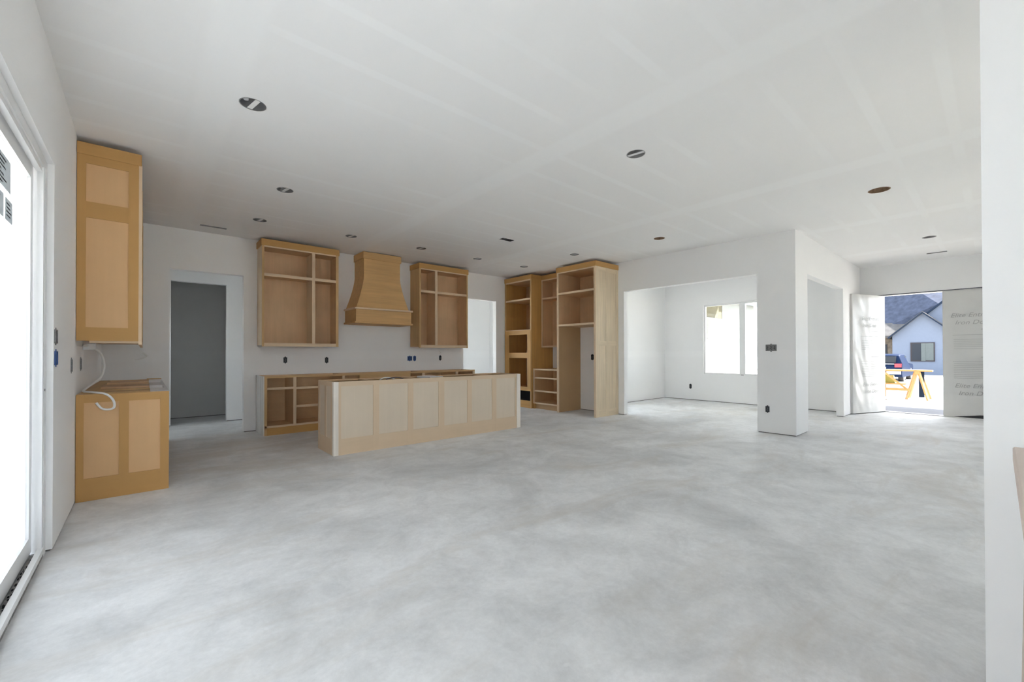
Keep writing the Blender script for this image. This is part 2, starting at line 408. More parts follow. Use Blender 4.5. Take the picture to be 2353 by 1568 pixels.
wall_x('wall_left', 'white primed drywall beside the sliding door at the left edge', -0.59, -0.44, -1.42, 10.6, [(-0.25, 3.95, 0, 2.46), (8.45, 9.0, 0.8, 1.9)])
wall_y('wall_kitchen', 'white drywall behind the range hood with two doorways', 7.9, 8.02, -0.44, 7.33, [(0.27, 1.19, 0, 2.5), (5.41, 6.36, 0, 2.5)])
wall_y('wall_hall', 'drywall of the passage seen through the kitchen doorways', 9.4, 9.52, -0.44, 7.45, [(0.338, 1.145, 0, 2.53), (4.6, 6.1, 0.45, 2.45)])
wall_y('wall_closet', 'shade-greyed drywall at the back of the dark closet', 10.42, 10.54, -0.44, 1.75, mat=M_CLOSET)
wall_x('wall_closet_side', 'shade-greyed side drywall of the dark closet', 1.63, 1.75, 9.52, 10.42, mat=M_CLOSET)
wall_x('wall_right', 'white drywall with the wide dining opening and end pillar', 7.33, 7.45, 1.98, 9.52, [(2.51, 4.975, 0, 2.5)])
wall_y('wall_entry', 'white drywall along the entry hall with a tall opening', 1.98, 2.10, 7.45, 11.8, [(7.93, 10.27, 0, 2.5)])
wall_x('wall_front', 'white drywall above and beside the front double doors', 11.8, 11.95, -1.42, 2.10, [(-0.20, 1.60, 0, 2.47)])
wall_x('wall_dining', 'far white drywall of the dining room around the window', 11.05, 11.20, 2.10, 6.27, [(3.22, 5.07, 0.70, 2.50)])
wall_y('wall_dining_side', 'left white drywall of the dining room', 6.15, 6.27, 7.45, 11.05, [(7.65, 8.55, 0.4, 2.6)])
wall_x('wall_stub', 'white drywall stub close to the camera at the right edge', 2.38, 2.53, -1.30, 0.038)
wall_y('wall_back', 'white drywall behind the camera', -1.42, -1.30, -0.44, 11.8, [(-0.35, 0.55, 1.0, 2.4), (3.65, 4.95, 0.9, 2.1), (6.8, 7.8, 0.9, 2.2), (9.7, 10.3, 0.9, 2.1)])

# ceiling with real holes for the cans and the vents
CANS = [(0.598, 3.613), (1.189, 5.272), (1.194, 6.685), (2.445, 6.669), (3.662, 6.642), (4.898, 6.664), (6.095, 6.621), (6.062, 5.19),
        (3.434, 2.195), (6.251, 3.571), (6.294, 0.877), (9.464, 0.714)]
CAN_R = [0.085]*12; CAN_R[0] = 0.088; CAN_R[10] = 0.10
VENTS = [(0.59, 0.91, 7.45, 7.53), (4.32, 4.56, 5.18, 5.29), (10.99, 11.09, 0.60, 0.87)]
def ceiling():
    outer = [(-0.44, -1.30), (11.8, -1.30), (11.8, 1.98), (11.05, 1.98), (11.05, 6.15), (7.45, 6.15), (7.45, 9.4), (1.63, 9.4), (1.63, 10.42), (-0.44, 10.42)]
    loops = [[Vector((x, y, 0)) for x, y in outer]]
    for (x, y), r in zip(CANS, CAN_R):
        loops.append([Vector((x+r*math.cos(-2*math.pi*k/24), y+r*math.sin(-2*math.pi*k/24), 0)) for k in range(24)])
    for x0, x1, y0, y1 in VENTS:
        loops.append([Vector(p) for p in ((x0, y0, 0), (x0, y1, 0), (x1, y1, 0), (x1, y0, 0))])
    tris = tessellate_polygon(loops); flat = [v for l in loops for v in l]
    bm = bmesh.new()
    V = [bm.verts.new((v.x, v.y, H)) for v in flat]
    for t in tris:
        try: bm.faces.new([V[i] for i in t])
        except ValueError: pass
    bm.normal_update()
    for f in bm.faces:
        if f.normal.z > 0: f.normal_flip()
    # thickness at the holes: skirt going up 15 mm
    edges = [e for e in bm.edges if len(e.link_faces) == 1]
    ext = bmesh.ops.extrude_edge_only(bm, edges=edges)
    for v in [g for g in ext['geom'] if isinstance(g, bmesh.types.BMVert)]: v.co.z += 0.015
    me = bpy.data.meshes.new('ceiling'); bm.to_mesh(me); bm.free()
    return struct(link('ceiling', me, M_CEIL), 'flat white drywall ceiling with faint mudded joint bands', 'ceiling')
ceiling()
# unseen roof deck above the rooms, eaves shaped to keep the sun off the glass
M_SOFFIT = plain('painted_soffit', (0.82, 0.83, 0.84), 0.7)
struct(boxes('roof_deck', [(-1.5, 15.8, -2.9, 2.4, 3.22, 3.40), (-1.5, 11.6, 2.4, 6.30, 3.22, 3.40), (11.6, 15.2, 2.4, 6.30, 3.22, 3.40), (-1.5, 7.6, 6.30, 9.75, 3.22, 3.40), (-1.5, 1.9, 9.75, 11.2, 3.22, 3.40)], M_SOFFIT), 'unseen flat soffit and deck shading the rooms and the front porch', 'roof')

# ------------------------------------------------------------------ windows and sliding door
def twin_window(name, label, x, y0, y1, z0, z1):
    t = thing(name, label, 'window', (x, (y0+y1)/2, z0), kind='structure')
    mid = 4.125; fx0, fx1 = x+0.045, x+0.11
    fw = 0.035
    box('head_frame', (fx0, fx1, y0, y1, z1-fw, z1), M_VINYL, t); box('sill_frame', (fx0, fx1, y0, y1, z0, z0+fw), M_VINYL, t)
    box('jamb_frame', (fx0, fx1, y0, y0+fw, z0+fw, z1-fw), M_VINYL, t); box('jamb_frame', (fx0, fx1, y1-fw, y1, z0+fw, z1-fw), M_VINYL, t)
    box('mullion', (fx0-0.01, fx1, mid-0.065, mid+0.065, z0+fw, z1-fw), M_VINYL, t)
    for a, b in ((y0+fw, mid-0.065), (mid+0.065, y1-fw)):
        box('pane', (fx0+0.03, fx0+0.036, a, b, z0+fw, z1-fw), M_GLASS, t)
    tube('latch', [(x+0.02, mid-0.03, z0+0.004), (x+0.02, mid+0.03, z0+0.006)], 0.008, M_BOXDARK, t, smooth=False)
    return t
twin_window('window_1', 'white-framed twin window at the back of the dining room', 11.05, 3.22, 5.07, 0.70, 2.50)
def back_window(n, x0, x1, label, z0=0.1, z1=2.8):  # unseen windows, added behind the camera to bring in daylight
    t = thing('window_%d' % n, label, 'window', ((x0+x1)/2, -1.42, z0), kind='structure')
    y0, y1, f = -1.41, -1.34, 0.05
    box('head_frame', (x0, x1, y0, y1, z1-f, z1), M_VINYL, t); box('sill_frame', (x0, x1, y0, y1, z0, z0+f), M_VINYL, t)
    for a in (x0, (x0+x1)/2-f/2, x1-f): box('stile', (a, a+f, y0, y1, z0+f, z1-f), M_VINYL, t)
    for a, b in ((x0+f, (x0+x1)/2-f/2), ((x0+x1)/2+f/2, x1-f)): box('pane', (a, b, -1.38, -1.374, z0+f, z1-f), M_GLASS, t)
back_window(8, -0.35, 0.55, 'added white window directly behind the camera by the sliding door', 1.0, 2.4)
back_window(2, 3.65, 4.95, 'added white window behind the camera right past the drywall stub', 0.9, 2.1)
back_window(3, 6.8, 7.8, 'added white window behind the camera, second past the drywall stub', 0.9, 2.2)
back_window(4, 9.7, 10.3, 'added white window behind the camera nearest the front doors', 0.9, 2.1)
def added_slim_window(n, label, b, axis):  # unseen windows, added to light the passage and the dining room
    t = thing('window_%d' % n, label, 'window', ((b[0]+b[1])/2, (b[2]+b[3])/2, b[4]), kind='structure')
    f = 0.05; x0, x1, y0, y1, z0, z1 = b
    box('head_frame', (x0, x1, y0, y1, z1-f, z1), M_VINYL, t); box('sill_frame', (x0, x1, y0, y1, z0, z0+f), M_VINYL, t)
    if axis == 'x':
        for a in (x0, x1-f): box('stile', (a, a+f, y0, y1, z0+f, z1-f), M_VINYL, t)
        box('pane', (x0+f, x1-f, (y0+y1)/2, (y0+y1)/2+0.006, z0+f, z1-f), M_GLASS, t)
    else:
        for a in (y0, y1-f): box('stile', (x0, x1, a, a+f, z0+f, z1-f), M_VINYL, t)
        box('pane', ((x0+x1)/2, (x0+x1)/2+0.006, y0+f, y1-f, z0+f, z1-f), M_GLASS, t)
added_slim_window(5, 'added unseen white window lighting the passage behind the kitchen', (4.6, 6.1, 9.44, 9.50, 0.45, 2.45), 'x')
added_slim_window(7, 'added unseen white side window of the dining room behind the fridge wall', (7.65, 8.55, 6.19, 6.25, 0.4, 2.6), 'x')
added_slim_window(6, 'small added unseen white window at the left end of the passage', (-0.57, -0.51, 8.45, 9.0, 0.8, 1.9), 'y')

def slider():
    t = thing('door_3', 'white vinyl sliding patio door with film-covered glass at the left edge', 'door', (-0.53, 1.85, 0), kind='structure')
    y0, y1 = -0.25, 3.95
    box('far_jamb', (-0.59, -0.47, 3.875, 3.95, 0.0, 2.46), M_VINYL, t)
    box('jamb_stop', (-0.50, -0.473, 3.845, 3.875, 0.04, 2.42), M_VINYL, t)
    box('near_jamb', (-0.59, -0.47, -0.25, -0.175, 0.0, 2.46), M_VINYL, t)
    box('head', (-0.59, -0.47, -0.175, 3.875, 2.40, 2.46), M_VINYL, t)
    box('head_stop', (-0.505, -0.480, -0.175, 3.845, 2.372, 2.40), M_VINYL, t)
    sill = box('sill', (-0.59, -0.47, -0.175, 3.875, 0.0, 0.028), M_TRACKDIRT, t)
    box('sill_lip', (-0.492, -0.466, -0.175, 3.875, 0.028, 0.062), M_VINYL, t)
    box('sill_rail', (-0.532, -0.522, -0.175, 3.845, 0.028, 0.046), M_METAL, sill)
    # bits of dirt lying in the channel
    bm = bmesh.new(); rnd = random.Random(3)
    for k in range(60):
        yy = rnd.uniform(2.4, 3.8); xx = rnd.uniform(-0.518, -0.497); s = rnd.uniform(0.003, 0.011)
        bm_box(bm, xx, xx+s*0.7, yy, yy+s*rnd.uniform(1, 3), 0.028, 0.028+s*0.6)
    dirt = link('track_grit', mesh_from(bm, 'track_grit'), M_BLACK, sill, (0, 0, 0)); dirt['kind'] = 'stuff'
    n = 3; w = (3.862+0.165)/n
    for k in range(n):
        a = -0.165+k*w; b = a+w
        xo = -0.575 if k % 2 else -0.552
        f = 0.075
        sash = box('sash_bottom_rail', (xo, xo+0.034, a, b, 0.05, 0.15), M_VINYL, t)
        box('sash_top_rail', (xo, xo+0.034, a, b, 2.31, 2.395), M_VINYL, t)
        box('sash_stile', (xo, xo+0.034, a, a+f, 0.15, 2.31), M_VINYL, t)
        box('sash_stile', (xo, xo+0.034, b-f, b, 0.15, 2.31), M_VINYL, t)
        pane = box('pane', (xo+0.014, xo+0.020, a+f, b-f, 0.15, 2.31), M_FILMGLASS, t)
        if k == 2:
            for (p, q, r_, s) in ((2.90, 3.36, 2.08, 2.24), (2.90, 3.22, 1.93, 2.045), (3.26, 3.40, 1.93, 2.04)):
                lab = box('product_label', (xo+0.021, xo+0.0225, p, q, r_, s), M_LABEL, pane)
                lab['label'] = 'pale paper label with grey print'
                bm = bmesh.new(); z = s-0.02; rr = random.Random(int(p*100))
                while z > r_+0.015:
                    bm_box(bm, xo+0.0226, xo+0.0230, p+0.015, p+0.015+(q-p-0.03)*rr.uniform(0.6, 1.0), z-0.008, z); z -= 0.02
                link('label_print', mesh_from(bm, 'label_print'), M_LABELINK, pane, (0, 0, 0)).location = -parent_world(pane)
    box('latch_hole', (-0.475, -0.4685, 3.888, 3.898, 1.02, 1.035), M_BLACK, t)
slider()

# ------------------------------------------------------------------ recessed cans and vents in the ceiling
CAN_LABELS = ['recessed light can with white strap nearest the camera, largest on the ceiling',
    'recessed light can alone between the largest can and the kitchen row', 'leftmost recessed light can of the kitchen row',
    'recessed light can in front of the left wall cabinet', 'recessed light can in front of the range hood',
    'recessed light can in front of the right wall cabinet', 'recessed light can nearest the oven tower',
    'recessed light can in front of the fridge surround', 'recessed light can in the middle of the living room ceiling',
    'rust-rimmed recessed light can above the dining opening', 'rust-rimmed recessed light can over the entry hall, large and oval',
    'small far recessed light can near the front doors']
def can(i):
    (x, y), r = CANS[i], CAN_R[i]
    t = thing('recessed_light_can', CAN_LABELS[i], 'ceiling light', (x, y, H), 'empty recessed light cans')
    seg = 24; ri = r*0.97
    bm = bmesh.new()
    pr = [(ri, 0.004), (ri, 0.09), (ri*0.86, 0.105), (0.0, 0.105)]
    rings = []
    for q, z in pr[:-1]: rings.append([bm.verts.new((q*math.cos(2*math.pi*k/seg), q*math.sin(2*math.pi*k/seg), z)) for k in range(seg)])
    for a, b in zip(rings, rings[1:]):
        for k in range(seg): bm.faces.new((a[k], a[(k+1) % seg], b[(k+1) % seg], b[k]))
    bm.faces.new(rings[-1])
    me = mesh_from(bm, 'housing')
    for f in me.polygons: f.use_smooth = len(f.vertices) == 4
    link('housing', me, M_RUSTCAN if i in (9, 10) else M_METAL, t, (x, y, H))
    # rim
    bm = bmesh.new(); A = []
    for q, z in ((r*1.0, 0.001), (r*1.0, -0.002), (r*0.93, -0.002), (r*0.93, 0.006)):
        A.append([bm.verts.new((q*math.cos(2*math.pi*k/seg), q*math.sin(2*math.pi*k/seg), z)) for k in range(seg)])
    for a, b in zip(A, A[1:]):
        for k in range(seg): bm.faces.new((a[k], a[(k+1) % seg], b[(k+1) % seg], b[k]))
    link('rim', mesh_from(bm, 'rim'), M_RUSTCAN if i in (9, 10) else M_METAL, t, (x, y, H))
    if i not in (9, 10, 11):
        # mounting strap across the can, a junction puck and a socket behind it
        s = beam('strap', (x+0.012+ri*0.14, y-ri*0.95, H+0.004), (x+0.004-ri*0.14, y+ri*0.95, H+0.004), 0.034, 0.003, M_STRAP, t)
        link_p = tube('socket', [(x-ri*0.5, y+ri*0.05, H+0.08), (x-ri*0.5, y+ri*0.05, H+0.022)], ri*0.2, M_STRAP, t, smooth=False, res=14)
        tube('wire', [(x-ri*0.5, y-ri*0.3, H+0.09), (x-ri*0.75, y+ri*0.05, H+0.035), (x-ri*0.5, y+ri*0.3, H+0.09)], 0.006, M_STRAP, t)
    else:
        tube('wire', [(x-ri*0.5, y, H+0.08), (x, y-ri*0.3, H+0.03), (x+ri*0.5, y+ri*0.1, H+0.08)], 0.004, M_CABLEDK, t)
for i in range(12): can(i)
VL = ['long narrow ceiling vent opening above the left kitchen doorway', 'small rectangular ceiling vent opening above the island', 'thin ceiling vent opening just inside the front doors']
for i, (x0, x1, y0, y1) in enumerate(VENTS):
    t = thing('ceiling_vent', VL[i], 'vent', ((x0+x1)/2, (y0+y1)/2, H), 'ceiling vents')
    e = 0.004
    box('duct_top', (x0, x1, y0, y1, H+0.10, H+0.104), M_CANDARK, t)
    for b in ((x0-0.002, x0+e, y0, y1), (x1-e, x1+0.002, y0, y1), (x0, x1, y0-0.002, y0+e), (x0, x1, y1-e, y1+0.002)):
        box('duct_side', (*b, H+0.001, H+0.10), M_METAL if i != 1 else M_CANDARK, t)
    xm = x0+(x1-x0)*0.72
    if i != 1: box('damper', (x0+0.02, xm, y0+0.012, y1-0.012, H+0.03, H+0.034), M_METAL, t)
    else: box('damper', (x0+0.01, x0+(x1-x0)*0.4, y0+0.005, y1-0.04, H+0.02, H+0.024), M_STRAP, t)

# ------------------------------------------------------------------ cabinets
def TY(x0, yf):   # faces -Y : u -> +X, v -> +Y
    return lambda u0, u1, v0, v1, z0, z1: (x0+u0, x0+u1, yf+v0, yf+v1, z0, z1)
def TX(y0, xf):   # faces -X : u -> -Y, v -> +X
    return lambda u0, u1, v0, v1, z0, z1: (xf+v0, xf+v1, y0-u1, y0-u0, z0, z1)
FF = 0.02
def frame_end(root, T, u0, u1, v, z0, z1, us, zs, fm, pm, pd=0.008):
    """recessed-panel end: stiles between us pairs, rails between zs pairs; v = front plane (proud), towards +v recess"""
    # us = [(p0,p1),...] panel columns ; zs = [(q0,q1),...] panel rows
    edges = [u0] + [x for p in us for x in p] + [u1]
    for i in range(0, len(edges), 2): box('stile', T(edges[i], edges[i+1], v, v+0.02, z0, z1), fm, root)
    for p0, p1 in us:
        ez = [z0] + [x for q in zs for x in q] + [z1]
        for i in range(0, len(ez), 2):
            if ez[i+1]-ez[i] > 0.002: box('rail', T(p0, p1, v, v+0.02, ez[i], ez[i+1]), fm, root)
        for q0, q1 in zs: box('panel', T(p0, p1, v+pd, v+0.018, q0, q1), pm, root)
def carcass(root, T, w, d, z0, z1, mat='ply', back=True, v0=FF, top=True, side_mats=(None, None), bottom=True, backmat=None):
    s = 0.018
    box('side', T(0.002, s, v0, d, z0, z1), side_mats[0] or mat, root); box('side', T(w-s, w-0.002, v0, d, z0, z1), side_mats[1] or mat, root)
    if top: box('top', T(s, w-s, v0, d, z1-s, z1), mat, root)
    if bottom: box('bottom', T(s, w-s, v0, d, z0, z0+s), mat, root)
    if back: box('back', T(s, w-s, d-0.012, d, z0+s, z1-s), backmat or mat, root)
def crown(root, T, w, z0, z1, d, left=True, right=True, mat='honey', p=0.012):
    box('crown_board', T(-p if left else 0, w+p if right else w, -p, 0.008, z0, z1), mat, root)
    if left: box('crown_board', T(-p, 0.008, 0.008, d, z0, z1), mat, root)
    if right: box('crown_board', T(w-0.008, w+p, 0.008, d, z0, z1), mat, root)

# -- wall cabinets by the hood
def wall_cab(x0, label, wide_left, side_m):
    w, d, yf, z0, z1 = 1.162, 0.385, 7.51, 1.367, 2.95
    T = TY(x0, yf)
    r = thing('wall_cabinet', label, 'cabinet', (x0+w/2, 7.9, z0), 'open wall cabinets beside the range hood')
    carcass(r, T, w, d, z0+0.02, z1, 'ply', side_mats=(side_m, None))
    us = [0, 0.029, 0.732, 0.778, 1.118, 1.162] if wide_left else [0, 0.034, 0.357, 0.412, 1.128, 1.162]
    box('stile', T(us[0], us[1], 0, FF, z0, z1), 'maple', r); box('stile', T(us[4], us[5], 0, FF, z0, z1), 'maple', r)
    box('mullion', T(us[2], us[3], 0, FF, z0+0.055, z1-0.022), 'maple_edge', r)
    box('rail', T(us[1], us[4], 0, FF, z0, z0+0.055), 'maple_edge', r)
    box('rail', T(us[1], us[4], 0, FF, z1-0.022, z1), 'maple_edge', r)
    for a, b in ((us[1], us[2]), (us[3], us[4])): box('mid_rail', T(a, b, 0, FF, 2.472, 2.518), 'maple_edge', r)
    box('divider', T((us[2]+us[3])/2-0.009, (us[2]+us[3])/2+0.009, FF, d-0.012, z0+0.038, z1-0.018), 'side_pale' if wide_left else 'ply', r)
    for a, b in ((0.018, (us[2]+us[3])/2-0.009), ((us[2]+us[3])/2+0.009, w-0.018)):
        box('shelf', T(a, b, FF, d-0.012, 2.488, 2.506), 'ply', r)
    crown(r, T, w, z1, 3.05, d)
    return r
wall_cab(1.374, 'open maple wall cabinet left of the wooden range hood', True, 'side_pale')
wall_cab(4.100, 'open maple wall cabinet right of the wooden range hood', False, 'maple')

# -- range hood
def hood():
    r = thing('range_hood', 'bell-shaped wooden range hood between the two wall cabinets', 'range hood', (3.31, 7.9, 1.79))
    xl, xr, yf = 2.785, 3.845, 7.365
    box('apron', (xl, xr, yf, 7.9, 1.815, 2.04), 'hood', r)
    box('bottom_moulding', (xl-0.025, xr+0.025, yf-0.025, 7.9, 1.785, 1.82), 'hood', r, 0.006)
    box('ledge_moulding', (xl-0.025, xr+0.025, yf-0.025, 7.9, 2.035, 2.068), 'maple_edge', r, 0.006)
    bm = bmesh.new(); rings = []; n = 16
    c = Vector((3.31, 7.9, 2.066))
    for k in range(n+1):
        z = 2.066+(3.0-2.066)*k/n
        t = max(0.0, min(1.0, (2.64-z)/(2.64-2.066))); s = t**1.25*(0.85+0.15*t)
        a, b, y = 2.962-0.165*s, 3.658+0.150*s, 7.455-0.065*s
        rings.append([bm.verts.new(Vector(p)-c) for p in ((a, 7.9, z), (a, y, z), (b, y, z), (b, 7.9, z))])
    for p, q in zip(rings, rings[1:]):
        for i in range(4): bm.faces.new((p[i], p[(i+1) % 4], q[(i+1) % 4], q[i]))
    bm.faces.new(rings[0]); bm.faces.new(rings[-1])
    link('bell', mesh_from(bm, 'bell'), wood('hood', W_COL['hood'], 'x'), r, c)
    for b, nm in (((2.942, 3.678, 7.435, 7.9, 2.965, 3.085), 'neck_band'),): box(nm, b, 'hood', r, 0.005)
    tube('neck_moulding', [(2.95, 7.9, 2.965), (2.95, 7.443, 2.965), (3.67, 7.443, 2.965), (3.67, 7.9, 2.965)], 0.008, wood('hood', W_COL['hood'], 'x'), r, smooth=False)
hood()

# -- base run under the hood
def base_run():
    yf, zt = 7.30, 0.905
    def unit(label, x0, x1, bays, mulls, rails, left_side=None, panel=None):
        w = x1-x0; T = TY(x0, yf); d = 0.60
        r = thing('base_cabinet', label, 'cabinet', ((x0+x1)/2, 7.9, 0), 'open base cabinets along the hood wall')
        carcass(r, T, w, d, 0.115, zt-0.005, 'ply_deep', top=False, side_mats=(left_side, None))
        box('top_rail', T(0, w, 0, FF, zt-0.028, zt), 'maple', r)
        box('bottom_rail', T(0, w, 0, FF, 0.115, 0.145), 'maple_edge', r)
        box('toe_board', T(0.03, w, 0.006, FF+0.004, 0.0, 0.115), 'honey', r)
        box('back_stretcher', T(0.018, w-0.018, d-0.11, d-0.012, zt-0.023, zt-0.005), 'ply', r)
        box('front_stretcher', T(0.018, w-0.018, FF, FF+0.07, zt-0.023, zt-0.005), 'ply', r)
        if left_side:
            box('stile', T(0, 0.034, 0, FF, 0, zt-0.028), 'maple', r)
            box('end_panel', T(-0.006, 0.002, 0.012, d, 0.0, zt), 'white_side', r)
            for v0, v1 in ((0.012, 0.09), (0.26, 0.32), (0.52, d)): box('end_stile', T(-0.012, -0.006, v0, v1, 0, zt), 'white_side', r)
        for a, b in mulls:
            box('mullion', T(a-x0, b-x0, 0, FF, 0.145, zt-0.028), 'maple_edge', r)
            if b-a < 0.08 and a > x0+0.02 and b < x1-0.005:
                box('divider', T((a+b)/2-x0-0.009, (a+b)/2-x0+0.009, FF, d-0.012, 0.133, zt-0.023), 'ply_deep', r)
        for a, b, z in rails: box('drawer_rail', T(a-x0, b-x0, 0, FF, z-0.017, z+0.017), 'maple_edge', r)
        if panel: box('false_front', T(panel[0]-x0, panel[1]-x0, -0.004, FF, 0.145, zt-0.028), 'maple', r)
        return r
    unit('open base cabinet at the left end of the hood wall, with drawer rails', 1.371, 2.551, 2,
         [(1.772, 1.814), (2.532, 2.551)], [(1.405, 1.772, 0.713), (1.814, 2.532, 0.706), (1.814, 2.532, 0.417)], 'white_side')
    unit('base cabinet with a wide solid front under the range hood', 2.551, 4.073, 3,
         [(2.551, 2.570), (4.047, 4.073)], [(2.570, 2.822, 0.706), (3.794, 4.047, 0.706)], None, (2.822, 3.794))
    unit('open base cabinet at the right end of the hood wall, by the doorway', 4.073, 5.294, 2,
         [(4.073, 4.099), (4.811, 4.864), (5.240, 5.294)], [(4.099, 4.811, 0.706), (4.864, 5.240, 0.706)])
base_run()

# -- island
def island():
    x0, x1, yf, yb, zt = 1.735, 4.795, 5.305, 5.915, 0.905
    r = thing('kitchen_island', 'long pale wooden kitchen island with six recessed panels', 'island', ((x0+x1)/2, (yf+yb)/2, 0))
    T = TY(0, yf)
    pan = [(1.825, 2.232), (2.311, 2.724), (2.804, 3.204), (3.303, 3.708), (3.792, 4.188), (4.279, 4.681)]
    frame_end(r, T, 1.793, 4.715, 0.004, 0, zt, pan, [(0.198, 0.846)], 'lit_island_frame', 'island_panel', 0.006)
    box('corner_post', (x0-0.004, 1.793, yf-0.004, yf+0.05, 0, zt), 'post', r, 0.003)
    box('corner_post', (4.715, x1, yf-0.004, yf+0.05, 0, zt), 'post', r, 0.003)
    # left and right ends with recessed panels
    for xs, sgn in ((x0, 1), (x1, -1)):
        a, b = (xs, xs+0.02) if sgn > 0 else (xs-0.02, xs)
        pa, pb = (xs+0.006, xs+0.018) if sgn > 0 else (xs-0.018, xs-0.006)
        for q0, q1 in ((yf+0.05, yf+0.11), (yf+0.29, yf+0.35), (yb-0.06, yb)): box('end_stile', (a, b, q0, q1, 0, zt), 'lit_island_frame', r)
        for q0, q1 in ((yf+0.11, yf+0.29), (yf+0.35, yb-0.06)):
            box('end_rail', (a, b, q0, q1, 0, 0.198), 'lit_island_frame', r); box('end_rail', (a, b, q0, q1, 0.846, zt), 'lit_island_frame', r)
            box('end_panel', (pa, pb, q0, q1, 0.198, 0.846), 'island_panel', r)
    # body: back, bottom, dividers and open top stretchers
    box('back_frame', (x0+0.02, x1-0.02, yb-0.02, yb, 0.1, zt-0.002), 'maple', r)
    box('toe_board', (x0+0.02, x1-0.02, yb-0.08, yb-0.06, 0, 0.1), 'honey', r)
    box('bottom', (x0+0.02, x1-0.02, yf+0.024, yb-0.02, 0.1, 0.118), 'ply', r)
    for x in (2.27, 2.90, 3.25, 4.23): box('divider', (x-0.009, x+0.009, yf+0.024, yb-0.02, 0.118, zt-0.02), 'ply', r)
    box('front_stretcher', (x0+0.02, x1-0.02, yf+0.024, yf+0.075, zt-0.018, zt-0.003), 'ply', r)
    box('back_stretcher', (x0+0.02, x1-0.02, yb-0.10, yb-0.02, zt-0.018, zt-0.003), 'ply', r)
    for x in (2.27, 2.90, 3.25, 4.23): box('cross_stretcher', (x-0.04, x+0.04, yf+0.075, yb-0.10, zt-0.02, zt-0.004), 'ply', r)
    box('filler_board', (3.12, 3.34, yf+0.10, yb-0.12, zt-0.02, zt+0.006), M_WHITEPAD, r)
island()
tag(tube('cable', [(2.52, 5.60, 0.875), (2.58, 5.61, 0.900), (2.68, 5.61, 0.912), (2.76, 5.60, 0.902), (2.84, 5.58, 0.870)], 0.005, M_CABLEDK), 'dark cable loop lying in the open top of the island', 'cable')
tag(tube('cable', [(2.46, 5.66, 0.875), (2.54, 5.67, 0.908), (2.64, 5.66, 0.905), (2.72, 5.65, 0.870)], 0.008, M_CABLE), 'pale cable loop lying in the open top of the island', 'cable')

# -- left wall: tall upper cabinet and base cabinet, their ends towards the camera
def left_upper():
    r = thing('wall_cabinet', 'tall honey-brown wall cabinet on the left wall, closed panelled end towards the room', 'cabinet', (-0.24, 6.3, 1.365))
    T = TY(0, 5.08); xa, xb = -0.437, -0.045
    z0, z1 = 1.365, 2.955
    frame_end(r, T, xa, xb, 0, z0, z1, [(-0.382, -0.114)], [(1.48, 2.416), (2.553, 2.879)], 'honey', 'honey_panel', 0.007)
    ye = 7.50
    box('body', (xa, xb-0.002, 5.10, ye, z0+0.012, z1), 'ply', r)
    box('bottom_rail', (xb, -0.022, 5.086, ye, 1.335, 1.385), 'maple_edge', r)
    for a in (5.086, 5.86, 6.66, ye-0.05): box('face_stile', (xb, -0.022, a, a+0.05, 1.385, z1), 'maple_edge' if a < 5.1 else 'maple', r)
    box('bottom_light_rail', (-0.36, xb, 5.10, 5.12, 1.345, 1.377), 'maple_edge', r)
    for a, b in ((5.136, 5.86), (5.91, 6.66), (6.71, ye-0.05)): box('face_rail', (xb, -0.022, a, b, 2.47, 2.52), 'maple', r)
    box('crown_board', (xa, -0.03, 5.072, 5.08, z1-0.005, 3.05), 'honey', r)
    box('crown_board', (-0.040, -0.026, 5.08, 7.1, z1, 3.05), 'honey', r)
left_upper()
def left_base():
    r = thing('base_cabinet', 'honey-brown base cabinet on the left wall, closed end with two recessed panels', 'cabinet', (-0.13, 6.3, 0))
    T = TY(0, 5.08); xa, xb = -0.437, 0.172; zt = 0.905
    frame_end(r, T, xa, xb, 0, 0, zt, [(-0.39, -0.171), (-0.106, 0.109)], [(0.19, 0.835)], 'honey', 'honey_panel', 0.007)
    ye = 7.62
    box('back', (xa, xa+0.012, 5.10, ye, 0.1, zt), 'ply', r)
    box('bottom', (xa+0.012, xb-0.03, 5.10, ye, 0.1, 0.118), 'ply', r)
    box('far_side', (xa, xb, ye-0.018, ye, 0, zt), 'ply', r)
    box('back_cleat', (xa+0.012, xa+0.10, 5.10, ye-0.018, zt-0.02, zt), 'maple', r)
    # cross boards over the open top
    for a, b, m_ in ((5.22, 5.46, 'maple'), (5.62, 5.74, 'maple'), (6.02, 6.38, 'ply'), (6.95, 7.14, 'ply')):
        box('cross_board', (xa+0.10, 0.035, a, b, zt-0.018, zt+0.004), m_, r)
    for a, b in ((5.10, 5.64), (6.10, 6.70), (7.00, 7.50)): box('filler_block', (0.04, xb-0.004, a, b, zt-0.03, zt+0.002), M_WHITEPAD, r)
    box('face_frame', (0.150, xb, 5.10, ye, zt-0.03, zt), M_WHITEPAD, r)
    box('face_rail', (0.150, xb, 5.10, ye, 0.1, 0.14), 'maple', r)
    for a in (5.9, 6.7): box('face_stile', (0.150, xb, a, a+0.05, 0.14, zt-0.03), 'maple', r)
    box('far_edge_strip', (0.02, xb, 7.56, ye, zt, zt+0.012), 'maple', r)
left_base()

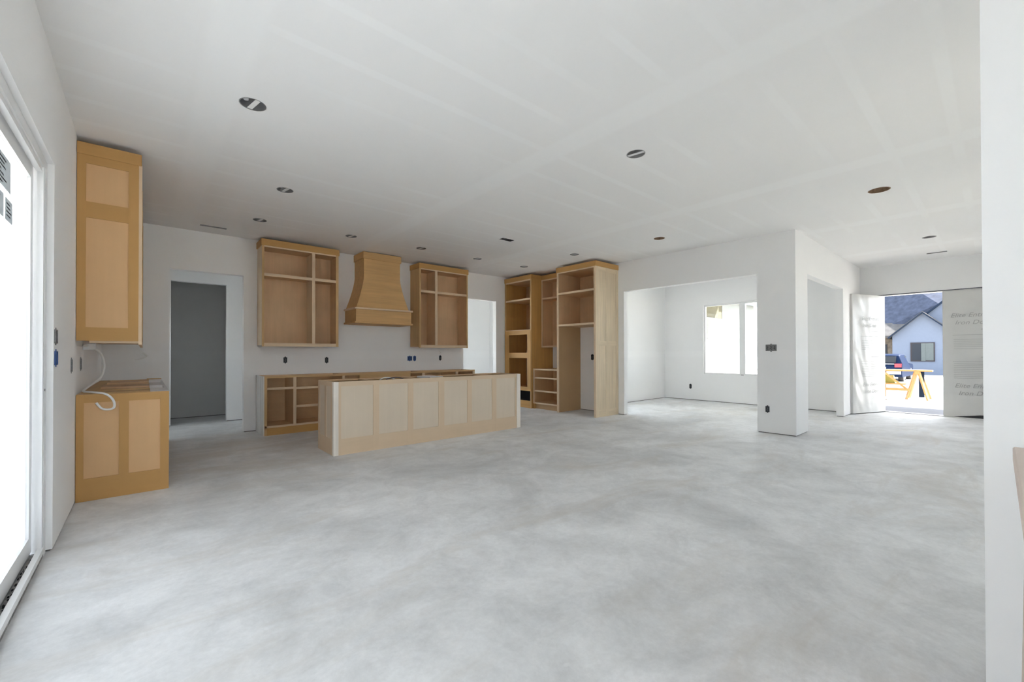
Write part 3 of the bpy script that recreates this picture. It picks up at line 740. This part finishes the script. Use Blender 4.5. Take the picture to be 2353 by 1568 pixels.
# -- fridge surround
def fridge():
    xf, xb = 6.585, 7.33; y0, y1 = 5.11, 6.13; w = y1-y0
    T = TX(y1, xf); d = xb-xf
    r = thing('fridge_surround', 'tall pale fridge surround with open shelves above an empty bay', 'cabinet', (6.95, 5.62, 0))
    z1 = 2.95
    box('side', T(0.0, 0.02, FF, d, 0, z1), 'kraft', r)
    box('side', T(w-0.036, w-0.016, FF, d, 0, z1), 'side_pale', r)
    # outer end facing the dining opening: two columns, two rows of recessed panels
    E = lambda u0, u1, v0, v1, z0_, z1_: (xf+u0, xf+u1, y0+v0, y0+v1, z0_, z1_)
    frame_end(r, E, FF, d, 0.0, 0, z1, [(0.09, 0.33), (0.41, 0.66)], [(0.14, 1.40), (1.49, 2.86)], 'side_pale', 'side_pale', 0.005)
    box('stile', T(0, 0.048, 0, FF, 0, z1), 'maple_edge', r); box('stile', T(w-0.045, w, 0, FF, 0, z1), 'maple_edge', r)
    for za, zb in ((1.815, 1.855), (2.48, 2.52), (2.925, z1)): box('rail', T(0.048, w-0.045, 0, FF, za, zb), 'maple_edge', r)
    box('bay_top', T(0.02, w-0.036, FF, d, 1.82, 1.838), 'ply', r)
    box('shelf', T(0.02, w-0.036, FF, d-0.012, 2.488, 2.506), 'ply', r)
    box('top', T(0.02, w-0.036, FF, d, z1-0.018, z1), 'ply', r)
    box('back', T(0.02, w-0.036, d-0.012, d, 1.838, z1-0.018), 'ply', r)
    box('liner', T(0.02, 0.026, FF, d-0.012, 1.838, z1-0.018), 'ply', r)
    crown(r, T, w, z1, 3.05, d, left=True, right=True)
fridge()
# -- middle upper and middle base
def mid_upper():
    xf, xb = 6.95, 7.33; y0, y1 = 6.145, 6.965; w = y1-y0; T = TX(y1, xf); d = xb-xf
    r = thing('wall_cabinet', 'narrow open wall cabinet between the oven tower and fridge surround', 'cabinet', (7.14, 6.55, 1.385))
    carcass(r, T, w, d, 1.40, 2.95, 'ply')
    box('stile', T(0, 0.04, 0, FF, 1.385, 2.95), 'maple_edge', r); box('stile', T(w-0.04, w, 0, FF, 1.385, 2.95), 'maple_edge', r)
    for za, zb in ((1.385, 1.425), (2.49, 2.53), (2.92, 2.95)): box('rail', T(0.04, w-0.04, 0, FF, za, zb), 'maple_edge', r)
    box('shelf', T(0.018, w-0.018, FF, d-0.012, 2.50, 2.518), 'ply', r)
    box('crown_board', T(0, w, -0.012, 0.008, 2.95, 3.05), 'honey', r)
mid_upper()
def mid_base():
    xf, xb = 6.665, 7.33; y0, y1 = 6.145, 6.945; w = y1-y0; T = TX(y1, xf); d = xb-xf
    r = thing('base_cabinet', 'small open base cabinet with drawer rails between oven tower and fridge surround', 'cabinet', (7.0, 6.55, 0))
    carcass(r, T, w, d, 0.115, 0.90, 'ply_deep', top=False)
    box('stile', T(0, 0.04, 0, FF, 0.115, 0.905), 'maple_edge', r); box('stile', T(w-0.04, w, 0, FF, 0.115, 0.905), 'maple_edge', r)
    for z in (0.130, 0.405, 0.697, 0.888): box('drawer_rail', T(0.04, w-0.04, 0, FF, z-0.016, z+0.016), 'maple_edge', r)
    box('toe_board', T(0.05, w, 0.05, 0.068, 0, 0.115), 'kraft', r); box('toe_block', T(0, 0.05, 0.005, 0.06, 0, 0.115), 'honey', r)
    box('back_stretcher', T(0.018, w-0.018, d-0.1, d-0.012, 0.88, 0.897), 'ply', r)
mid_base()
# -- oven tower
def oven_tower():
    xf, xb = 6.62, 7.33; y0, y1 = 6.955, 7.885; w = y1-y0; T = TX(y1, xf); d = xb-xf
    r = thing('oven_tower', 'tall brown oven tower cabinet with appliance cutouts at the kitchen corner', 'cabinet', (6.97, 7.42, 0))
    z1 = 2.95
    box('side', T(0, 0.018, FF, d, 0, z1), 'oven_wood', r); box('side', T(w-0.018, w, FF, d, 0, z1), 'oven_wood', r)
    box('top', T(0.018, w-0.018, FF, d, z1-0.018, z1), 'ply', r); box('back', T(0.018, w-0.018, d-0.012, d, 1.20, z1-0.018), 'ply_deep', r)
    box('back', T(0.018, w-0.018, d-0.012, d, 0.0, 0.45), 'ply_deep', r)
    box('stile', T(0, 0.04, 0, FF, 0, z1), 'maple', r); box('stile', T(w-0.035, w, 0, FF, 0, z1), 'maple', r)
    for za, zb in ((2.92, z1), (2.48, 2.52), (1.775, 1.80)): box('rail', T(0.04, w-0.035, 0, FF, za, zb), 'maple_edge', r)
    box('shelf', T(0.018, w-0.018, FF, d-0.012, 2.49, 2.508), 'ply', r); box('shelf', T(0.018, w-0.018, FF, d-0.012, 1.765, 1.783), 'ply', r)
    box('shelf', T(0.018, w-0.018, FF, d-0.1, 1.19, 1.21), 'ply_deep', r); box('shelf', T(0.018, w-0.018, FF, d-0.012, 0.42, 0.44), 'ply', r)
    # proud appliance front: plate pieces around the cutouts
    p = -0.014
    box('appliance_stile', T(0.03, 0.172, p, 0.0, 0.44, 1.785), 'oven_wood', r); box('appliance_stile', T(w-0.118, w-0.004, p, 0.0, 0.44, 1.785), 'oven_wood', r)
    for za, zb in ((1.685, 1.785), (1.14, 1.262), (0.39, 0.48)): box('appliance_rail', T(0.172, w-0.118, p, 0.0, za, zb), 'oven_wood', r)
    box('appliance_rail', T(0.03, 0.172, p, 0, 0.39, 0.44), 'oven_wood', r); box('appliance_rail', T(w-0.118, w-0.004, p, 0, 0.39, 0.44), 'oven_wood', r)
    box('bottom_rail', T(0.04, w-0.035, 0, FF, 0.0, 0.165), 'oven_wood', r)
    box('drawer_shade_sheet', T(0.04, w-0.035, 0.20, 0.21, 0.165, 0.42), M_BLACK, r)  # black sheets paint the darkness inside the drawer opening
    for a, b in ((0.018, 0.022), (w-0.022, w-0.018)): box('drawer_shade_sheet', T(a, b, FF, 0.20, 0.165, 0.42), M_BLACK, r)
    box('drawer_shade_sheet', T(0.022, w-0.022, FF, 0.20, 0.160, 0.166), M_BLACK, r)
    box('drawer_shade_sheet', T(0.022, w-0.022, FF, 0.20, 0.412, 0.419), M_BLACK, r)
    crown(r, T, w, z1, 3.05, d, left=False, right=True)
oven_tower()
tag(tube('cable', [(7.28, 7.15, 0.95), (7.05, 7.12, 0.78), (6.95, 7.08, 0.60), (6.85, 7.14, 0.46), (6.75, 7.25, 0.452)], 0.012, M_METAL), 'grey flexible conduit hanging inside the oven tower cutout', 'cable')
tag(tube('cable', [(7.28, 7.20, 0.90), (7.10, 7.22, 0.72), (7.0, 7.15, 0.74), (7.02, 7.08, 0.66)], 0.008, M_CABLE), 'white cable hanging inside the oven tower cutout', 'cable')

# ------------------------------------------------------------------ loose cables on the left wall
tag(tube('cable', [(-0.43, 5.55, 1.33), (-0.40, 5.62, 1.32), (-0.33, 5.70, 1.27), (-0.30, 5.74, 1.15), (-0.315, 5.72, 1.04), (-0.36, 5.60, 0.98), (-0.40, 5.40, 0.94), (-0.40, 5.22, 0.925),
    (-0.33, 5.10, 0.922), (-0.25, 5.03, 0.905), (-0.205, 5.02, 0.85), (-0.20, 5.03, 0.79), (-0.235, 5.045, 0.772), (-0.28, 5.05, 0.785), (-0.312, 5.05, 0.835)], 0.009, M_CABLE),
    'white electrical cable looping over the front of the left base cabinet', 'cable')
tag(tube('cable', [(-0.02, 7.896, 1.27), (0.02, 7.85, 1.22), (-0.04, 7.84, 1.18), (-0.10, 7.88, 1.165)], 0.007, M_CABLE), 'short cable stub poking from the wall under the left wall cabinet', 'cable')
tag(box('junction_box', (-0.438, -0.35, 5.60, 5.75, 1.29, 1.352), M_STRAP, None, 0.004), 'white junction box under the tall left wall cabinet', 'electrical box')

# ------------------------------------------------------------------ electrical boxes set in the walls
def ebox(label, pos, normal, w=0.055, h=0.09, mat=None, gangs=1, wires=True):
    """box mounted at pos on a wall facing normal; shallow open box with rim, ears and wire ends"""
    t = thing('electrical_box', label, 'electrical box', pos, 'open electrical boxes in the drywall')
    n = Vector(normal); u = Vector((0, 0, 1)).cross(n); x, y, z = pos; mat = mat or M_BOXDARK
    def B(name, u0, u1, z0, z1, d0, d1, m_):
        p = Vector(pos)+u*u0+n*d0+Vector((0, 0, z0)); q = Vector(pos)+u*u1+n*d1+Vector((0, 0, z1))
        return box(name, (p.x, q.x, p.y, q.y, p.z, q.z), m_, t)
    e = 0.006
    B('back', -w/2, w/2, -h/2, h/2, 0.0005, 0.002, mat)
    B('side', -w/2, -w/2+e, -h/2, h/2, 0.002, 0.007, mat); B('side', w/2-e, w/2, -h/2, h/2, 0.002, 0.007, mat)
    B('end', -w/2+e, w/2-e, h/2-e, h/2, 0.002, 0.007, mat); B('end', -w/2+e, w/2-e, -h/2, -h/2+e, 0.002, 0.007, mat)
    B('ear', -0.010, 0.010, h/2, h/2+0.012, 0.0005, 0.004, mat)
    B('ear', -0.010, 0.010, -h/2-0.012, -h/2, 0.0005, 0.004, mat)
    if wires:
        for g in range(gangs):
            c = -w/2+w*(g+0.5)/gangs
            p = [Vector(pos)+u*(c+a)+n*b+Vector((0, 0, k)) for a, b, k in ((-0.008, 0.003, 0.025), (0.006, 0.012, 0.005), (-0.006, 0.012, -0.012), (0.008, 0.004, -0.028))]
            tube('wire', p, 0.0035, M_BOXDARK if mat is not M_BOXDARK else M_BOXGREY, t)
    return t
def px_wall(dummy): pass
NY, NX, PXN = (0, -1, 0), (-1, 0, 0), (1, 0, 0)
ebox('black outlet box below the left wall cabinet, nearer the doorway', (1.79, 7.9, 1.145), NY)
ebox('black outlet box below the left wall cabinet, nearer the range hood', (2.46, 7.9, 1.135), NY)
ebox('wide blue outlet box below the right wall cabinet', (4.09, 7.9, 1.15), NY, 0.10, 0.09, M_BOXBLUE, 2)
ebox('narrow blue outlet box beside the wide blue box', (4.20, 7.9, 1.15), NY, 0.06, 0.09, M_BOXBLUE)
ebox('black outlet box under the right end of the right wall cabinet', (4.81, 7.9, 1.155), NY, 0.05, 0.09)
ebox('black outlet box in the empty fridge bay', (7.33, 5.775, 1.165), NX, 0.07, 0.11)
ebox('grey three-gang switch box on the pillar', (7.33, 2.31, 1.33), NX, 0.15, 0.10, M_BOXGREY, 3)
ebox('black outlet box near the floor on the pillar', (7.33, 2.365, 0.375), NX, 0.055, 0.09)
ebox('dark outlet box below the dining room window', (11.05, 5.42, 0.36), NX, 0.06, 0.11)
ebox('dark grey switch box on the left wall, upper of two by the sliding door', (-0.44, 4.02, 1.365), PXN, 0.10, 0.09, M_BOXGREY, 2, False)
ebox('blue switch box on the left wall by the sliding door', (-0.44, 4.03, 1.225), PXN, 0.10, 0.09, M_BOXBLUE, 2, False)
ebox('grey outlet box on the left wall just before the base cabinet', (-0.44, 4.80, 1.16), PXN, 0.06, 0.10, M_BOXGREY, 1, False)
ebox('grey outlet box on the left wall above the base cabinet', (-0.44, 5.45, 1.16), PXN, 0.06, 0.10, M_BOXGREY, 1, False)
# small wire stub under the right wall cabinet
tag(tube('cable', [(4.78, 7.895, 1.30), (4.80, 7.85, 1.27), (4.76, 7.84, 1.25)], 0.006, M_CABLE), 'short wire stub under the right wall cabinet', 'cable')

# ------------------------------------------------------------------ front double doors wrapped in printed film
def text_mesh(body, size, shear=0.3):
    cu = bpy.data.curves.new('print', 'FONT'); cu.body = body; cu.size = size; cu.shear = shear; cu.resolution_u = 3
    o = bpy.data.objects.new('print_tmp', cu); COL.objects.link(o)
    dg = bpy.context.evaluated_depsgraph_get(); me = bpy.data.meshes.new_from_object(o.evaluated_get(dg))
    bpy.data.objects.remove(o); return me
def leaf(name, label, hinge, ang, width, slant):
    """door leaf: local x along the leaf from the hinge, local -y the room face"""
    t = thing(name, label, 'door', hinge, kind='structure')
    t.rotation_euler = (0, 0, ang)
    h = 2.438
    def lb(nm, x0, x1, y0, y1, z0, z1, mt, par=t):
        bm = bmesh.new(); bm_box(bm, x0, x1, y0, y1, z0, z1)
        me = mesh_from(bm, nm); o = bpy.data.objects.new(nm, me); COL.objects.link(o); me.materials.append(mt); o.parent = par; return o
    lb('iron_frame', 0, width, 0.0, 0.055, 0.012, h, M_IRON)
    # crumpled protective film: front sheet and back sheet
    for face, off in ((-1, -0.012), (1, 0.067)):
        bm = bmesh.new(); nx, nz = 26, 60; g = []
        for j in range(nz+1):
            row = []
            for i in range(nx+1):
                x = -0.012+(width+0.024)*i/nx; zb = 0.02+slant*(1-i/nx if slant < 0 else i/nx)*abs(1)
                zb = 0.015+abs(slant)*max(0.0, min(1.0, (i/nx-0.15)/0.4 if slant > 0 else (0.85-i/nx)/0.4))
                z = zb+(h+0.01-zb)*j/nz
                d = 0.010*noise.noise(Vector((x*3.1+face*4, z*1.3, 2.0)))+0.012*abs(noise.noise(Vector((x*5+z*2.2, z*0.8-x*2, 7.0+face))))
                edge = min(i, nx-i)/3.0
                d = d*min(1, edge)
                row.append(bm.verts.new((x, off+face*d*1.2 if face < 0 else off+d, z)))
            g.append(row)
        for j in range(nz):
            for i in range(nx): bm.faces.new((g[j][i], g[j][i+1], g[j+1][i+1], g[j+1][i]))
        me = mesh_from(bm, 'film')
        for f in me.polygons: f.use_smooth = True
        o = bpy.data.objects.new('protective_film', me); COL.objects.link(o); me.materials.append(M_FILM); o.parent = t
        o['label'] = 'milky plastic film with grey print'
        if face < 0: sheet = o
    for x0, x1 in ((-0.014, -0.006), (width+0.006, width+0.014)): lb('film_edge', x0, x1, -0.012, 0.067, 0.015, h+0.01, M_FILM)
    lb('film_edge', -0.01, width+0.01, -0.012, 0.067, h+0.004, h+0.012, M_FILM)
    return t, sheet
def print_on(t, sheet, lines, x_at, mirror=False):
    for body, x, z, size in lines:
        me = text_mesh(body, size); o = bpy.data.objects.new('lettering', me); COL.objects.link(o); me.materials.append(M_PRINT)
        o.parent = sheet; o.rotation_euler = (math.pi/2, 0, math.pi if mirror else 0); o.location = (x, -0.030, z)
    bm = bmesh.new()
    for x0, x1, z, th in x_at: bm_box(bm, x0, x1, -0.0305, -0.030, z, z+th)
    o = bpy.data.objects.new('fine_print', mesh_from(bm, 'fine_print')); COL.objects.link(o); o.data.materials.append(M_PRINT); o.parent = sheet
def fine(x0, x1, rows):
    out = []; rr = random.Random(5)
    for z, th, f0, f1 in rows: out.append((x0+(x1-x0)*f0, x0+(x1-x0)*f1, z, th))
    return out
ROWS = [(1.685, 0.010, 0.5, 0.85), (1.585, 0.006, 0.0, 1.0)] + [(1.50-k*0.036, 0.006, 0.02, 0.9+0.08*(k % 2)) for k in range(6)] + \
       [(1.16, 0.010, 0.5, 0.85), (1.075, 0.006, 0.0, 1.0)] + [(1.03-k*0.034, 0.006, 0.02, 0.92+0.06*(k % 2)) for k in range(9)]
# right leaf: closed, in the door plane; room face towards -X. local +x runs towards -Y seen from inside (left to right)
tr, sh = leaf('door_2', 'closed right leaf of the front double doors wrapped in printed film', (11.82, 0.70, 0.0), -math.pi/2, 0.88, 0.06)
print_on(tr, sh, [('Elite Entries', 0.09, 1.93, 0.115), ('Iron Doors', 0.15, 1.79, 0.115), ('Elite Entries', 0.14, 0.58, 0.115), ('Iron Doors', 0.19, 0.44, 0.115)], fine(0.12, 0.86, ROWS))
# left leaf: hinged at the left jamb, swung inward against the entry wall
HX, HY = 11.79, 1.585; EX, EY = 10.87, 1.945
ang = math.atan2(HY-EY, HX-EX)
L = math.hypot(HX-EX, HY-EY)
tl, sh = leaf('door_1', 'open left leaf of the front double doors wrapped in printed film', (EX, EY, 0.0), ang, L, 0.0)
print_on(tl, sh, [('Elite Entries', 0.24, 1.92, 0.11), ('Iron Doors', 0.26, 1.78, 0.11), ('Elite Entries', 0.26, 0.56, 0.11), ('Iron Doors', 0.32, 0.42, 0.11)], fine(0.22, 0.86, ROWS))
# frame of the doors
df = thing('trim_1', 'slim white frame around the front double doors', 'door frame', (11.87, 0.7, 0), kind='structure')
box('jamb', (11.81, 11.95, 1.590, 1.600, 0, 2.47), M_FILM, df); box('jamb', (11.81, 11.95, -0.20, -0.19, 0, 2.47), M_FILM, df)
box('head', (11.81, 11.95, -0.19, 1.590, 2.451, 2.47), M_FILM, df); box('head_gap_shade', (11.792, 11.80, -0.20, 1.75, 2.462, 2.474), M_CABLEDK, df)  # dark strip over the doors paints the shade of the gap
box('threshold', (11.80, 11.97, -0.20, 1.60, 0.0, 0.012), M_METAL, df); box('threshold_strip', (11.74, 11.80, -0.5, 0.70, 0.0, 0.010), M_STRAP, df)

# ------------------------------------------------------------------ wooden ledge at the right edge
lg = thing('wooden_ledge', 'unfinished pale wooden ledge on a low panel at the right edge', 'ledge', (1.6, -0.2, 0))
box('cap', (1.05, 2.09, -0.34, -0.028, 0.905, 0.95), 'ledge', lg, 0.004)
prism('bracket', [(-0.05, 0.905), (-0.16, 0.70), (-0.16, 0.905)], 0, 1.05, 2.06, 'ledge', lg)
prism('face_panel', [(-0.050, 0.80), (-0.034, 0.0), (-0.16, 0.0), (-0.16, 0.80)], 0, 1.05, 1.98, 'ledge', lg)
box('core', (1.05, 2.37, -0.32, -0.16, 0.0, 0.905), M_WALL, lg)

# ------------------------------------------------------------------ outside: ground, porch, wing of the house
GZ = -0.35
struct(boxes('ground', [(-80, 160, -100, 110, GZ-0.2, GZ)], M_DIRT), 'sunlit pale dirt ground outside the front door', 'ground')
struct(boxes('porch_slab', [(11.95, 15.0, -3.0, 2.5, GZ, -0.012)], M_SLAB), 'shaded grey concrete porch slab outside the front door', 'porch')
struct(boxes('patio_slab', [(-5.0, -0.60, -3.0, 9.0, GZ, -0.06)], M_DIRT), 'pale patio slab outside the sliding door', 'patio')
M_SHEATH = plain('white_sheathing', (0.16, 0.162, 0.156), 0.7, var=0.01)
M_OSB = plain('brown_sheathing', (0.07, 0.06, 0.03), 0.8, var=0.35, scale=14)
M_BLUEGREY = plain('blue_grey_trim', (0.10, 0.16, 0.20), 0.6)
wing = thing('wall_wing', 'white sheathed outside wall of the garage wing seen through the dining window', 'wall', (15, 6.3, GZ), kind='structure')
xs = [11.20, 12.20, 13.68, 15.17, 16.66, 18.08]
for a, b in zip(xs, xs[1:]):
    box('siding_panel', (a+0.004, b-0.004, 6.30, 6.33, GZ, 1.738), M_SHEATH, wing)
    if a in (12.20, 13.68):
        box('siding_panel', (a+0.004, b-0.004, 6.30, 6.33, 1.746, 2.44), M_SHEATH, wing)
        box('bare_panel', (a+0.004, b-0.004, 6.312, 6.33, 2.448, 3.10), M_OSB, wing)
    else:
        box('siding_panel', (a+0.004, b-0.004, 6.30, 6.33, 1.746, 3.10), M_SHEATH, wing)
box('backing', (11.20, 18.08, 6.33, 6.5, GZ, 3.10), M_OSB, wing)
box('soffit', (15.20, 18.5, 6.12, 6.5, 3.12, 3.16), M_BLUEGREY, wing)
box('fascia', (15.20, 18.5, 6.09, 6.12, 3.04, 3.26), M_BLUEGREY, wing)

# ------------------------------------------------------------------ the house across the street
M_STUCCO = plain('blue_siding', (0.068, 0.084, 0.118), 0.8, var=0.03)
M_SHINGLE = plain('slate_shingles', (0.028, 0.034, 0.052), 0.85, spec=0.1, var=0.25, scale=3)
M_SHINGLE_LIT = plain('lit_shingles', (0.055, 0.053, 0.053), 0.85, spec=0.1, var=0.2, scale=3)  # same roofing in different light, the difference put into the colour
M_RAKE = plain('dark_rake_board', (0.010, 0.016, 0.028), 0.8, spec=0.05)
M_STONE = plain('tan_stone', (0.10, 0.08, 0.06), 0.85, var=0.3, scale=5)
M_HWIN = plain('dark_window', (0.012, 0.015, 0.02), 0.3, spec=0.15)
M_HPANE = plain('grey_window_pane', (0.06, 0.07, 0.07), 0.5, spec=0.1)
M_BRONZE = plain('bronze_frame', (0.025, 0.022, 0.024), 0.7, spec=0.1)
def house():
    r = thing('house', 'pale blue gabled house with slate roof across the street, seen through the front door', 'house', (44, 3.5, GZ))
    X = 42.0
    # front gable wing
    prism('gable_wall', [(1.90, GZ), (5.17, GZ), (5.17, 2.50), (3.535, 4.09), (1.90, 2.50)], 0, X, X+7, M_STUCCO, r)
    for sgn in (1, -1):
        ye = 3.535+sgn*1.85; y2 = 3.535
        prism('gable_roof', [(y2, 4.20), (ye, 4.20-1.85*0.972), (ye, 4.20-1.85*0.972-0.13), (y2, 4.07)], 0, X-0.35, X+7, M_SHINGLE_LIT, r)
        prism('rake_board', [(y2, 4.16), (ye, 4.16-1.85*0.972), (ye, 4.16-1.85*0.972-0.10), (y2, 4.06)], 0, X-0.38, X-0.35, M_RAKE, r)
    # second, larger gable behind on the right
    prism('rear_gable_wall', [(3.9, GZ), (-3.4, GZ), (-3.4, 3.6), (0.25, 7.3), (3.9, 3.7)], 0, X+2.2, X+8, M_STUCCO, r)
    prism('rear_rake', [(0.25, 7.45), (4.1, 3.65), (4.1, 3.50), (0.25, 7.28)], 0, X+2.0, X+2.2, M_RAKE, r)
    # main roof on the left
    bm = bmesh.new()
    c = Vector((X+5, 8, 4))
    P = [(X+2.4, 3.9, 3.75), (X+2.4, 6.2, 3.05), (X+2.4, 12.0, 3.0), (X+16, 12.0, 14.0), (X+16, -6.0, 14.0), (X+2.6, 2.9, 4.9)]
    V = [bm.verts.new(Vector(p)-c) for p in P]; bm.faces.new(V)
    W = [bm.verts.new(Vector(p)-c+Vector((0.1, 0, -0.15))) for p in P]; bm.faces.new(W[::-1])
    for i in range(6): bm.faces.new((V[i], V[(i+1) % 6], W[(i+1) % 6], W[i]))
    link('main_roof', mesh_from(bm, 'main_roof'), M_SHINGLE, r, c)
    prism('porch_roof', [(X+1.0, 2.55), (X+2.6, 3.6), (X+2.6, 3.45), (X+1.0, 2.40)], 1, 4.3, 9.0, M_SHINGLE_LIT, r)
    box('stone_wall', (X+2.0, X+2.4, 5.0, 12.0, GZ, 3.0), M_STONE, r)
    box('stone_window', (X+1.96, X+2.0, 5.72, 6.3, 0.9, 1.9), M_HWIN, r)
    # window with one open sash
    w = box('window', (X-0.06, X-0.0, 2.93, 4.18, 0.62, 1.98), M_BRONZE, r)
    box('pane', (X-0.075, X-0.06, 3.62, 4.10, 0.70, 1.90), M_HWIN, w)
    box('pane', (X-0.075, X-0.06, 2.99, 3.40, 0.70, 1.92), M_HPANE, w)
    box('sash', (X-0.09, X-0.06, 3.40, 3.62, 0.66, 1.92), M_HPANE, w)
    box('base_trim', (X-0.03, X, 1.90, 5.17, GZ, 0.05), M_STUCCO, r)
house()
# -- parked car
def car(label, loc, ang, paint):
    t = thing('car', label, 'car', loc); t.rotation_euler = (0, 0, ang)
    def add(nm, me, mt, par=t):
        me.materials.append(mt); o = bpy.data.objects.new(nm, me); COL.objects.link(o); o.parent = par; return o
    # side profile (x along the car, rear at x=0), lofted over the width
    prof = [(0.0, 0.45), (0.02, 0.85), (0.10, 0.98), (0.35, 1.45), (0.60, 1.52), (1.9, 1.54), (2.6, 1.45), (3.25, 1.05), (4.3, 0.92), (4.55, 0.75), (4.6, 0.40), (4.3, 0.25), (0.2, 0.25)]
    bm = bmesh.new(); rings = []
    for y, k in ((-0.92, 0.90), (-0.86, 0.97), (-0.5, 1.0), (0.5, 1.0), (0.86, 0.97), (0.92, 0.90)):
        rings.append([bm.verts.new((2.3+(x-2.3)*(0.97+0.03*k), y*(1.0 if z < 1.0 else 0.86), 0.25+(z-0.25)*(0.5+0.5*k if z > 1.0 else 1))) for x, z in prof])
    n = len(prof)
    for a, b in zip(rings, rings[1:]):
        for i in range(n): bm.faces.new((a[i], a[(i+1) % n], b[(i+1) % n], b[i]))
    bm.faces.new(rings[0]); bm.faces.new(rings[-1])
    add('body', mesh_from(bm, 'body'), paint)
    def bx(nm, b, mt):
        bm = bmesh.new(); bm_box(bm, *b); return add(nm, mesh_from(bm, nm), mt)
    bx('rear_window', (0.05, 0.36, -0.66, 0.66, 1.05, 1.40), M_HWIN)
    for s in (-1, 1):
        bx('side_window', (0.7, 2.55, s*0.79-0.02, s*0.79+0.02, 1.08, 1.40), M_HWIN)
        bx('tail_light', (-0.03, 0.12, min(s*0.62, s*0.90), max(s*0.62, s*0.90), 0.80, 1.0), plain('red_lamp', (0.25, 0.01, 0.02), 0.3))
    bx('bumper', (-0.10, 0.15, -0.88, 0.88, 0.42, 0.58), plain('white_bumper', (0.35, 0.36, 0.38), 0.5))
    bx('number_plate', (-0.035, 0.02, -0.26, 0.26, 0.68, 0.80), plain('plate', (0.7, 0.72, 0.75), 0.4))
    bx('tailgate_trim', (-0.02, 0.06, -0.60, 0.60, 0.96, 1.0), plain('white_bumper', (0.35, 0.36, 0.38), 0.5))
    for x in (0.85, 3.75):
        for s in (-1, 1):
            bm = bmesh.new(); bmesh.ops.create_cone(bm, cap_ends=True, segments=20, radius1=0.34, radius2=0.34, depth=0.22)
            bmesh.ops.rotate(bm, verts=bm.verts[:], cent=(0, 0, 0), matrix=Matrix.Rotation(math.pi/2, 3, 'X'))
            bmesh.ops.translate(bm, verts=bm.verts[:], vec=(x, s*0.80, 0.34))
            add('wheel', mesh_from(bm, 'wheel'), M_BLACK)
    return t
M_CARBLUE = plain('dark_blue_paint', (0.005, 0.011, 0.03), 0.6, spec=0.03)
car('dark blue car parked before the house across the street', (31, 4.35, GZ), 0.0, M_CARBLUE)
car('blue car parked further left, glimpsed through the dining window', (40, 14.6, GZ), math.pi/2, M_CARBLUE)

# -- sawhorse work table and scraps on the dirt
def sawhorse():
    t = thing('sawhorse_table', 'lumber sawhorse work table standing on the dirt outside the front door', 'work table', (20, 2.2, GZ))
    zt = 0.66
    box('plank_top', (19.75, 20.05, 1.44, 3.6, zt-0.05, zt), 'lumber', t); box('plank_top', (20.09, 20.36, 1.60, 3.5, zt-0.05, zt), 'lumber', t)
    for y in (1.82, 2.75):
        box('cross_beam', (19.72, 20.4, y-0.05, y+0.05, zt-0.14, zt-0.05), 'lumber', t)
        for xx, s in ((19.82, -1), (20.28, 1)):
            beam('leg', (xx, y-0.04, zt-0.05), (xx+s*0.12, y-0.28 if y < 2 else y-0.02, GZ), 0.09, 0.045, 'lumber', t)
            beam('leg', (xx, y+0.04, zt-0.05), (xx+s*0.12, y+0.26, GZ), 0.09, 0.045, 'lumber', t)
    box('brace', (19.66, 19.70, 2.0, 3.2, -0.06, 0.03), 'lumber', t)
    beam('brace', (19.72, 2.62, zt-0.12), (19.72, 2.02, -0.05), 0.02, 0.06, 'lumber', t)
    box('lower_shelf', (19.70, 20.40, 2.1, 3.1, 0.14, 0.18), 'lumber', t)
    box('hanging_board', (20.05, 20.08, 1.66, 1.80, -0.28, zt-0.06), M_RAKE, t)
sawhorse()
tag(prism('tool_bag', [(2.40, 0.18), (2.82, 0.18), (2.78, 0.46), (2.45, 0.44)], 0, 20.0, 20.25, plain('yellow_plastic', (0.25, 0.21, 0.03), 0.5)), 'yellow tool case on the sawhorse brace', 'tool case')
rnd = random.Random(11)
for k in range(12):
    x = 15.7+0.26*k; y = (1.15+0.28*((k*5) % 7))*x/20; a = rnd.uniform(0, 3.14); l = rnd.uniform(0.25, 0.6); w = rnd.uniform(0.06, 0.16)
    d = Vector((math.cos(a), math.sin(a), 0))*l/2; z = GZ+0.03
    tag(beam('scrap_board', Vector((x, y, z))-d, Vector((x, y, z+rnd.uniform(0, 0.06)))+d, w, 0.04, 'scrap'),
        'offcut of lumber lying on the dirt by the sawhorse table', 'scrap', 'lumber offcuts on the dirt')
